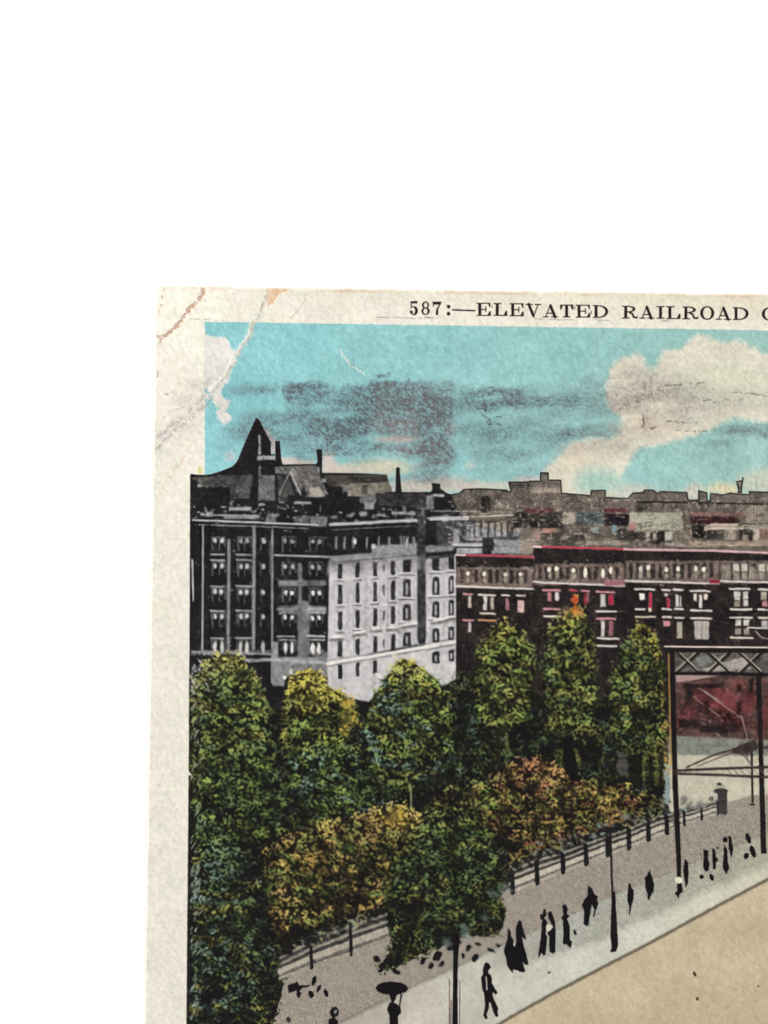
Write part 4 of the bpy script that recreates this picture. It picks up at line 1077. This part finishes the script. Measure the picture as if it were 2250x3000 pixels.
walker('left one of the close pair of walkers in mid pavement', [ZB([(345, 320), (370, 330), (385, 270), (410, 265), (420, 330), (390, 370), (430, 430), (420, 480), (410, 560),
        (430, 600), (405, 820), (385, 830), (355, 790), (340, 840), (325, 855), (320, 800), (345, 650), (360, 500), (365, 400), (345, 380)])])
walker('right one of the close pair of walkers in mid pavement', [ZB([(440, 300), (475, 290), (495, 340), (520, 420), (530, 560), (525, 780), (500, 805), (460, 780), (450, 700),
        (455, 600), (430, 560), (450, 530), (500, 480), (470, 420), (440, 360)])])
put(ell(1500 + 450 * .2411, 2600 + 488 * .2411, 9, 9, 0, 2), c=col(210, 206, 186), k=.05)
walker('single slim walker right of the close pair', [ZB([(620, 210), (660, 205), (675, 260), (670, 320), (700, 350), (670, 380), (700, 470), (705, 640), (735, 660),
        (725, 690), (710, 740), (680, 710), (655, 680), (640, 700), (620, 680), (625, 560), (620, 400), (600, 370), (625, 330), (615, 260)])])
put(pol(bl(1500, 2600, 400, 765, 545, 14, 35, -.2), 1.4), c=WK, k=.9)
walker('walker leaning forward just left of the lamp post', [ZB([(925, -20), (945, -15), (975, 20), (1000, 80), (1040, 110), (1030, 160), (1050, 200), (1020, 280), (1000, 360), (985, 350),
        (1000, 260), (970, 210), (955, 300), (930, 460), (900, 470), (870, 440), (880, 300), (850, 210), (880, 150), (920, 100), (920, 30)])])
walker('first walker right of the lamp post', [ZC([(310, 885), (325, 890), (330, 930), (354, 960), (354, 1040), (332, 1110), (318, 1190), (306, 1185), (310, 1110), (290, 1060), (298, 930)])])
walker('second walker right of the lamp post, in a wide coat', [ZC([(505, 760), (517, 790), (532, 820), (552, 900), (547, 970), (517, 1010), (510, 1048), (488, 1042), (490, 1000), (468, 930), (462, 840), (490, 800)])])
walker('stooping walker under a white parasol at the foot of the railway post', [ZC([(775, 880), (820, 890), (832, 970), (800, 1000), (785, 1040), (775, 1010), (753, 985), (775, 960)])])
put(pol(bl(1750, 2320, 500, 790, 858, 37, 32), 1.4), c=col(232, 224, 200), k=0)
walker('tall slim walker touching the railway post', [ZC([(850, 650), (882, 690), (888, 800), (880, 900), (860, 932), (848, 860), (833, 760)])])
walker('leftmost of the far cluster of walkers', [ZC([(1030, 555), (1078, 570), (1075, 640), (1092, 700), (1082, 760), (1050, 777), (1028, 740), (1033, 640)]),
       bl(1750, 2320, 500, 1110, 830, 20, 36, -.3)])
walker('second of the far cluster of walkers', [ZC([(1118, 545), (1142, 560), (1152, 620), (1177, 660), (1152, 690), (1152, 750), (1123, 752), (1118, 650)])])
walker('tallest of the far cluster of walkers', [bl(1750, 2320, 500, 1243, 465, 24, 28), ZC([(1233, 515), (1262, 560), (1267, 680), (1282, 740), (1255, 802), (1218, 740), (1228, 600)])])
walker('rightmost of the far cluster of walkers', [ZC([(1275, 425), (1305, 440), (1308, 480), (1322, 560), (1302, 642), (1280, 560)])])
walker('walker near the second railway post', [bl(1750, 2320, 500, 1467, 452, 22, 55, -.35), bl(1750, 2320, 500, 1510, 580, 26, 62, -.3), bl(1750, 2320, 500, 1447, 622, 24, 32, .4)])
for x, y, r_ in [(1015, 825, 22), (1168, 545, 10)]:
    put(pol(bl(1750, 2320, 500, x, y, r_, r_), 1.4), c=WK, k=.9)
walker('woman under a wide dark umbrella at the lower edge', [bl(780, 2600, 400, 1525, 1225, 200, 82, .02), ZD([(1500, 1290), (1590, 1290), (1570, 1360), (1550, 1400), (1590, 1420), (1612, 1440),
        (1632, 1300), (1655, 1300), (1628, 1440), (1640, 1520), (1600, 1560), (1610, 2000), (1480, 2000), (1500, 1560), (1468, 1480), (1490, 1410), (1520, 1390)])])
walker('head and shoulders of a walker at the lower edge', [ZD([(778, 1500), (800, 1460), (850, 1452), (888, 1500), (872, 1550), (827, 1580), (870, 1620), (890, 1900), (730, 1900), (760, 1610), (800, 1580), (780, 1540)])])
put(ell(780 + 840 * .2411, 2600 + 1510 * .2411, 4, 7, .5, 2), c=GRY, k=.5)
walker('group of small dark figures near the left end of the path', [ZD([(260, 1190), (380, 1150), (400, 1190), (540, 1185), (530, 1200), (430, 1222), (402, 1260), (432, 1290), (400, 1350),
        (370, 1320), (370, 1250), (270, 1285)]), bl(780, 2600, 400, 580, 1135, 28, 60, .3), bl(780, 2600, 400, 640, 1225, 20, 52, .4), bl(780, 2600, 400, 545, 1300, 32, 45, -.4),
        bl(780, 2600, 400, 727, 1282, 24, 52, -.4)])
put(pol(bl(780, 2600, 400, 270, 1610, 25, 40, -.3), 2), c=WK, k=.8)

# ------------------------------------------------------------------ halftone, wear and final ink colours
print_mask = (LAB != 0) & (LAB != P_CAP) & (LAB != P_SMUDGE)
pitch = 5.3
ca = 2 * np.pi * (XX * .70 + YY * .71) / (pitch * .94)
cb = 2 * np.pi * (-XX * .71 + YY * .70) / (pitch * .94)
pa, pb = np.cos(ca), np.cos(cb)
ishatch = ((LAB == P_SKYL) | (LAB == P_PATH) | (LAB == P_WALK) | (LAB == P_YARD)).astype(np.float32)
ht = (.34 * (pa + pb)) * (1 - ishatch) + (.50 * pa + .14 * pb) * ishatch
ht += (fbm(4.2, 900, o=1) - .5) * .35
isbld = np.isin(LAB, [P_FENCE, P_HOTEL, P_SKYL, P_YARD, P_RAIL] + P_ROW).astype(np.float32)
amp = np.clip(4 * KK * (1 - KK) * 1.15, 0, 1)
KK = np.clip(KK + isbld * amp * ((fbm(7, 905, o=3) - .5) * .26 + (fbm(34, 906, o=2) - .5) * .16), 0, 1)
amp = np.clip(4 * KK * (1 - KK) * 1.15, 0, 1)
KH = np.clip(.5 + (KK + ht * .75 * amp - .5) * 1.35, 0, .985)
gk = 1 - KH
OUT = C * (C > 0)
# convert to linear light, then lay the black plate over the tints
linr = np.where(OUT <= .04045, OUT / 12.92, ((np.clip(OUT, 0, 1) + .055) / 1.055) ** 2.4)
black = np.array((.0075, .0065, .0075), np.float32)
linr = linr * (gk ** 1.35)[..., None] + black * (1 - gk[..., None])


def tolin(c):
    c = np.asarray(c, np.float32)
    return np.where(c <= .04045, c / 12.92, ((c + .055) / 1.055) ** 2.4)


def wear(sm, c, a=1.0, lab=None, dh=0.0, keep=None):
    S, m = sm
    if m.size == 0: return
    m = m * a
    linr[S] = linr[S] * (1 - m[..., None]) + tolin(c) * m[..., None]
    HGT[S] += dh * m
    if lab is not None: LAB[S] = np.where(m > .45, lab, LAB[S])


def rag(sm, thr=.45, hard=5, src=None):
    S, m = sm
    n = (streak2 if src is None else src)[S]
    return S, np.clip(m * np.clip((n - thr) * hard + .5, 0, 1), 0, 1)


# creases
fine = fbm(6, 777, o=2)
cr1 = Z(420, 820, 480, [(600, 60), (610, 110), (585, 180), (500, 265), (430, 340), (390, 400), (330, 470), (280, 530), (215, 580), (150, 572)])
wear(rag(lin(cr1, 10, 2.5, 5), .28), col(194, 156, 130), .9, P_CR1, -1.5)
wear(rag(lin(cr1, 12, 4, 7), .56), col(212, 184, 160), .7)
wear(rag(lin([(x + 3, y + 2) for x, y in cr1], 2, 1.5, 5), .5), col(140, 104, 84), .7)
wear(rag(pol(Z(420, 820, 480, [(150, 565), (230, 560), (215, 590), (190, 610), (140, 660)]), 2, 4), .45), col(204, 164, 140), .8)
wear(rag(lin(Z(420, 820, 480, [(195, 600), (130, 690)]), 2, 1.5), .4), col(170, 140, 120), .6)
wear(rag(lin(Z(420, 820, 480, [(590, 180), (625, 215)]), 3, 2, 3), .4), col(190, 150, 120), .7)
wear(rag(lin(Z(420, 820, 480, [(210, 90), (190, 170), (185, 250), (170, 320)]), 5, 2, 5), .48), col(204, 166, 130), .8)
wear(rag(lin(Z(420, 820, 480, [(160, 180), (155, 300), (150, 380)]), 2, 1.5, 3), .48), col(214, 180, 140), .7)
wear(rag(lin(Z(420, 820, 480, [(135, 915), (150, 950), (145, 980)]), 5, 2, 3), .4), col(200, 156, 130), .8)
peel = Z(420, 820, 480, [(1255, 78), (1485, 85), (1440, 125), (1380, 140), (1340, 200), (1275, 275), (1262, 225), (1230, 195), (1250, 130)])
wear(pol(peel, 1.8, 3), col(236, 208, 176), .95, P_CR2, -1.5)
wear(rag(pol(peel, 1.8, 3), .52), col(222, 182, 146), .6)
cr2 = Z(420, 820, 480, [(1235, 190), (1195, 290), (1155, 370), (1105, 430), (1080, 520), (1040, 620), (950, 745), (905, 835), (850, 930), (800, 1000), (700, 1110), (650, 1190)])
wear(rag(lin(cr2, 14, 4, 6), .33), col(222, 222, 210), .85, P_CR2, 1.0)
wear(rag(lin([(x - 8, y) for x, y in cr2[3:]], 10, 5, 8), .55), col(236, 236, 226), .7)
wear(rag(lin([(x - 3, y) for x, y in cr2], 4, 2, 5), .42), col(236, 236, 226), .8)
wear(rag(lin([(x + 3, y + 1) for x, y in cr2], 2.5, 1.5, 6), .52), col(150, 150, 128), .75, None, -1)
wear(rag(lin(cr2[:5], 5, 2, 6), .5), col(196, 178, 140), .7)
cr3 = Z(420, 820, 480, [(650, 1190), (560, 1290), (470, 1370), (340, 1470), (180, 1610), (100, 1700)])
wear(rag(lin(cr3, 30, 10, 6), .44), col(178, 168, 164), .55)
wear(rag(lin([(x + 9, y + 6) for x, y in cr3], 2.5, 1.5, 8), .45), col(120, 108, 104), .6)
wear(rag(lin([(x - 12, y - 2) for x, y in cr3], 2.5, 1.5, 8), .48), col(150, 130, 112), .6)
wear(rag(lin([(560, 1300), (540, 1340), (470, 1440), (462, 1470)], 6, 3, 8), .5), col(214, 180, 140), .5)
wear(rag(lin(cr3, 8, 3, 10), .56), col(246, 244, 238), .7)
wear(rag(lin(Z(420, 820, 480, [(180, 1395), (240, 1380), (290, 1320), (400, 1295)]), 2.4, 1.4, 4), .42), col(130, 116, 108), .7)
wear(rag(lin(Z(420, 820, 480, [(180, 1155), (240, 1160), (290, 1145)]), 3, 2, 5), .5), col(110, 100, 96), .8)
wear(rag(lin(Z(420, 820, 480, [(1655, 130), (1625, 240), (1545, 330), (1480, 400)]), 3, 1.6, 4), .40), col(160, 148, 128), .6, None, -.5)
wear(rag(lin(Z(420, 820, 480, [(1440, 560), (1380, 720), (1340, 860), (1310, 930)]), 3, 1.6, 4), .48), col(196, 232, 232), .6)
wear(rag(lin(Z(420, 820, 480, [(1380, 480), (1320, 560), (1290, 620)]), 2.5, 1.6, 4), .48), col(190, 230, 230), .6)
wear(rag(lin(Z(420, 820, 480, [(470, 395), (600, 400), (720, 402), (850, 405)]), 2.6, 1.5, 3), .52), col(96, 90, 84), .8)
# scratches in the sky
wear(rag(lin(Z(880, 820, 480, [(405, 705), (435, 770), (490, 830), (500, 870), (560, 895), (600, 920), (665, 965)]), 5, 2.2, 3), .38), col(226, 232, 214), .85, None, .5)
wear(rag(lin(Z(880, 820, 480, [(865, 640), (900, 680), (960, 690), (1010, 715)]), 5, 3, 6), .5), col(190, 220, 206), .6)
# brown black flecks
for p_, w_ in [([(225, 1305), (290, 1315), (250, 1370), (330, 1405), (290, 1455), (345, 1470)], 3.5), ([(270, 1240), (290, 1310)], 2.5),
               ([(345, 1375), (400, 1385), (440, 1388)], 4), ([(390, 1468), (420, 1460), (460, 1475)], 3), ([(480, 1500), (530, 1500)], 2.5), ([(330, 1400), (335, 1440)], 5)]:
    wear(rag(lin(Z(1340, 820, 480, p_), w_, 1.5, 4), .34), col(72, 58, 54), .85)
for p_, w_ in [([(1010, 1222), (1080, 1215)], 3.5), ([(1115, 1240), (1170, 1236), (1200, 1214), (1270, 1220)], 3), ([(1350, 1222), (1400, 1212), (1445, 1195)], 2.5),
               ([(640, 1430), (760, 1442), (940, 1440)], 4), ([(680, 1510), (720, 1526), (770, 1520)], 3), ([(820, 1535), (870, 1528), (930, 1532)], 3),
               ([(970, 1528), (1025, 1532)], 5), ([(880, 1040), (920, 1060), (960, 1050), (1000, 1040)], 6), ([(600, 1075), (700, 1070), (800, 1050)], 5),
               ([(1075, 1075), (1110, 1110)], 5), ([(380, 1490), (400, 1440), (390, 1360)], 7), ([(480, 1495), (530, 1500)], 8), ([(450, 1180), (500, 1160)], 2),
               ([(580, 1425 - 1010), (640, 412), (710, 416)], 3.0), ([(1300, 1140), (1500, 1150), (1650, 1180)], 4), ([(880, 1200), (930, 1190)], 3)]:
    wear(rag(lin(Z(1770, 820, 480, p_), w_, 1.8, 4), .42), col(92, 88, 84), .8)
for ox, p_, w_ in [(880, [(770, 378), (880, 384), (980, 378), (1080, 386), (1240, 391)], 2.2), (1340, [(780, 385), (850, 400), (1000, 400), (1180, 405)], 2.2),
                   (1340, [(1360, 400), (1440, 410), (1530, 410)], 2.2), (880, [(1250, 380), (1400, 380)], 3)]:
    wear(rag(lin(Z(ox, 820, 480, p_), w_, 1.4, 3), .40), col(104, 92, 80), .75)
# worn top and left edge
yt_line = 840 + (XX - 600) * .0135
vtop = YY - yt_line
uleft = XX - xl(YY)
e = np.clip(1 - vtop / 9, 0, 1) * np.clip((fbm(26, 515, asp=1.6, o=3) - .47) * 6, 0, 1)
linr = linr * (1 - e[..., None] * .75) + tolin(col(214, 176, 140)) * e[..., None] * .75
e = np.clip(1 - vtop / 5, 0, 1) * .8
linr = linr * (1 - e[..., None]) + tolin(col(250, 238, 222)) * e[..., None]
e = np.clip(1 - np.abs(vtop - 8) / 7, 0, 1) * np.clip((fbm(60, 525, asp=2, o=3) - .5) * 5, 0, 1) * .45
linr = linr * (1 - e[..., None]) + tolin(col(206, 170, 130)) * e[..., None]
e = np.clip(1 - uleft / 10, 0, 1) * .8
linr = linr * (1 - e[..., None]) + tolin(col(250, 247, 238)) * e[..., None]
e = np.clip(1 - uleft / 2.6, 0, 1) * .75
linr = linr * (1 - e[..., None]) + tolin(col(206, 180, 168)) * e[..., None]

# fibres and grain of the stock showing through the ink
gr = grain * (.30 - .07 * (LAB == 0)) + (speck - .5) * .10
darkw = np.clip(linr.mean(axis=2) * 3, .25, 1)
onsky = ((LAB == P_PIC) | (LAB == P_CLOUD1) | (LAB == P_CLOUD2) | (LAB == P_SMUDGE) | (LAB == 0)).astype(np.float32)
linr *= (1 + gr * (1 + .25 * onsky) * darkw)[..., None]
flk = (fbm(5, 640, ang=-.5, asp=2.2, o=1) > .93) & (LAB == 0)
linr[flk] *= .86
flk = (fbm(4, 660, o=1) > .965) & (LAB == P_PIC)
linr[flk] = linr[flk] * .5 + .5 * tolin(col(200, 236, 236))
LINC = np.clip(linr / LIGHT, .002, .93)

# relief: fibres, creases, very slight waviness of the card
HGT += (fbm(9, 801, ang=.9, asp=1.7, o=3) - .5) * 1.5 + (fbm(300, 811, o=2) - .5) * 3.0
HGT -= np.clip(1 - vtop / 6, 0, 1) * 2.0 + np.clip(1 - uleft / 7, 0, 1) * 4.0

# ------------------------------------------------------------------ meshes
ci = np.concatenate([np.arange(0, min(W1, int(1850 / CE))), np.arange(int(1850 / CE), W1, 3)]) if W1 > int(1850 / CE) else np.arange(W1)
ri = np.concatenate([np.arange(0, int(2175 / CE)), np.arange(int(2175 / CE), H1, 3)])
if ci[-1] != W1 - 1: ci[-1] = W1 - 1
if ri[-1] != H1 - 1: ri[-1] = H1 - 1
LAB[(LAB == P_PARK)] = P_PIC
GX = XX[np.ix_(ri, ci)]; GY = YY[np.ix_(ri, ci)]; GC = LINC[np.ix_(ri, ci)]; GL = LAB[np.ix_(ri, ci)]; GH = HGT[np.ix_(ri, ci)]
nr, nc = GX.shape
# round the four corners by sliding grid points in
uu_ = np.broadcast_to(uu[ci][None, :], (nr, nc)); vv_ = np.broadcast_to(vv[ri][:, None], (nr, nc))
# small ragged wear along the edges
edge_n = fbm(40, 951, o=3)[np.ix_(ri, ci)] - .5
GX = GX + np.where(uu_ < 12, (1 - uu_ / 12) * edge_n * 5, 0)
GY = GY + np.where(vv_ < 12, (1 - vv_ / 12) * edge_n * 5, 0)
RC = 20.0


def corner_cut(du, dv):
    return (du < RC) & (dv < RC) & (np.hypot(RC - du, RC - dv) > RC)


uc = (uu_[:-1, :-1] + uu_[1:, 1:]) / 2; vc = (vv_[:-1, :-1] + vv_[1:, 1:]) / 2
umax, vmax = uu[-1], vv[-1]
drop = corner_cut(uc, vc) | corner_cut(umax - uc, vc) | corner_cut(uc, vmax - vc) | corner_cut(umax - uc, vmax - vc)
VX = ((GX - PX0) * K_M).ravel(); VY = ((PY0 - GY) * K_M).ravel(); VZ = (CARD_T + GH * K_M).ravel()
VC = np.ones((nr * nc, 4), np.float32); VC[:, :3] = GC.reshape(-1, 3)
idx = np.arange(nr * nc).reshape(nr, nc)
quads = np.stack([idx[:-1, :-1], idx[1:, :-1], idx[1:, 1:], idx[:-1, 1:]], axis=-1)
fl = GL[:-1, :-1]


def card_material():
    m = bpy.data.materials.new('printed_card')
    m.use_nodes = True
    nt = m.node_tree
    b = nt.nodes['Principled BSDF']
    at = nt.nodes.new('ShaderNodeAttribute'); at.attribute_name = 'ink'
    nt.links.new(at.outputs['Color'], b.inputs['Base Color'])
    b.inputs['Roughness'].default_value = 0.55
    b.inputs['Specular IOR Level'].default_value = 0.04
    tc = nt.nodes.new('ShaderNodeTexCoord')
    n = nt.nodes.new('ShaderNodeTexNoise')
    n.inputs['Scale'].default_value = 5200
    n.inputs['Detail'].default_value = 3
    nt.links.new(tc.outputs['Object'], n.inputs['Vector'])
    bp = nt.nodes.new('ShaderNodeBump')
    bp.inputs['Strength'].default_value = 0.35
    bp.inputs['Distance'].default_value = 0.00003
    nt.links.new(n.outputs['Fac'], bp.inputs['Height'])
    nt.links.new(bp.outputs['Normal'], b.inputs['Normal'])
    return m


MAT = card_material()


def mesh_from(name, q, extra=None):
    """q: (n,4) faces into the grid; extra: (verts, colours, faces) appended"""
    used = np.zeros(nr * nc, bool); used[q.ravel()] = True
    vi = np.nonzero(used)[0]
    remap = np.zeros(nr * nc, np.int64); remap[vi] = np.arange(len(vi))
    co = np.stack([VX[vi], VY[vi], VZ[vi]], axis=1).astype(np.float32)
    cc = VC[vi]
    f = remap[q]
    loops = f.ravel(); starts = np.arange(len(f)) * 4; tot = np.full(len(f), 4)
    if extra is not None:
        ev, ec, ef = extra
        off = len(co)
        co = np.concatenate([co, np.array(ev, np.float32)]); cc = np.concatenate([cc, np.array(ec, np.float32)])
        add = []; st = []; tt_ = []; pos = len(loops)
        for fc in ef:
            st.append(pos); tt_.append(len(fc)); pos += len(fc); add += [off + i for i in fc]
        loops = np.concatenate([loops, add]); starts = np.concatenate([starts, st]); tot = np.concatenate([tot, tt_])
    me = bpy.data.meshes.new(name)
    me.vertices.add(len(co)); me.vertices.foreach_set('co', co.ravel())
    me.loops.add(len(loops)); me.loops.foreach_set('vertex_index', loops.astype(np.int32))
    me.polygons.add(len(starts)); me.polygons.foreach_set('loop_start', starts.astype(np.int32))
    try: me.polygons.foreach_set('loop_total', tot.astype(np.int32))
    except Exception: pass
    me.update(calc_edges=True)
    ca = me.color_attributes.new('ink', 'FLOAT_COLOR', 'POINT')
    ca.data.foreach_set('color', cc.ravel().astype(np.float32))
    me.polygons.foreach_set('use_smooth', np.zeros(len(starts), bool))
    me.materials.append(MAT)
    return me


# body of the card: rounded outline extruded down to the table
def outline(inset):
    pts = []
    for (cu, cv, a0) in [(RC, RC, 180), (umax - RC, RC, 270), (umax - RC, vmax - RC, 0), (RC, vmax - RC, 90)]:
        for k in range(9):
            a = math.radians(a0 + k * 11.25)
            u = cu + (RC - inset) * math.cos(a); v = cv + (RC - inset) * math.sin(a)
            y = 840 + v
            x = u + xl(y)
            pts.append((x, v + 840 + (x - 600) * .0135))
    return pts


o1 = outline(1.5)
ev = [((x - PX0) * K_M, (PY0 - y) * K_M, CARD_T - 8 * K_M) for x, y in o1] + [((x - PX0) * K_M, (PY0 - y) * K_M, 0.00002) for x, y in o1]
n_ = len(o1)
edgec = tuple(tolin(col(200, 170, 156)) / LIGHT) + (1,)
ef = [tuple(range(n_))[::-1], tuple(range(n_, 2 * n_))] + [(i, i + n_, (i + 1) % n_ + n_, (i + 1) % n_) for i in range(n_)]
root = bpy.data.objects.new('postcard', None)
root.empty_display_size = 0.01
scene.collection.objects.link(root)
root.location = (0, 0, 0)
tag(root, 'old colour postcard of a park avenue, creased at its upper left corner, lying on white', 'postcard')

objs = {}
sel = ~drop
for pid, (name, label, parent) in enumerate(PARTS):
    mk = (fl == pid) & sel
    if mk.sum() < 3: continue
    me = mesh_from(name, quads[mk], (ev, [edgec] * len(ev), ef) if pid == 0 else None)
    o = bpy.data.objects.new(name, me)
    scene.collection.objects.link(o)
    if label: o['label'] = label
    if parent == 'printed_picture' and P_PIC in objs: o.parent = objs[P_PIC]
    else: o.parent = root
    objs[pid] = o
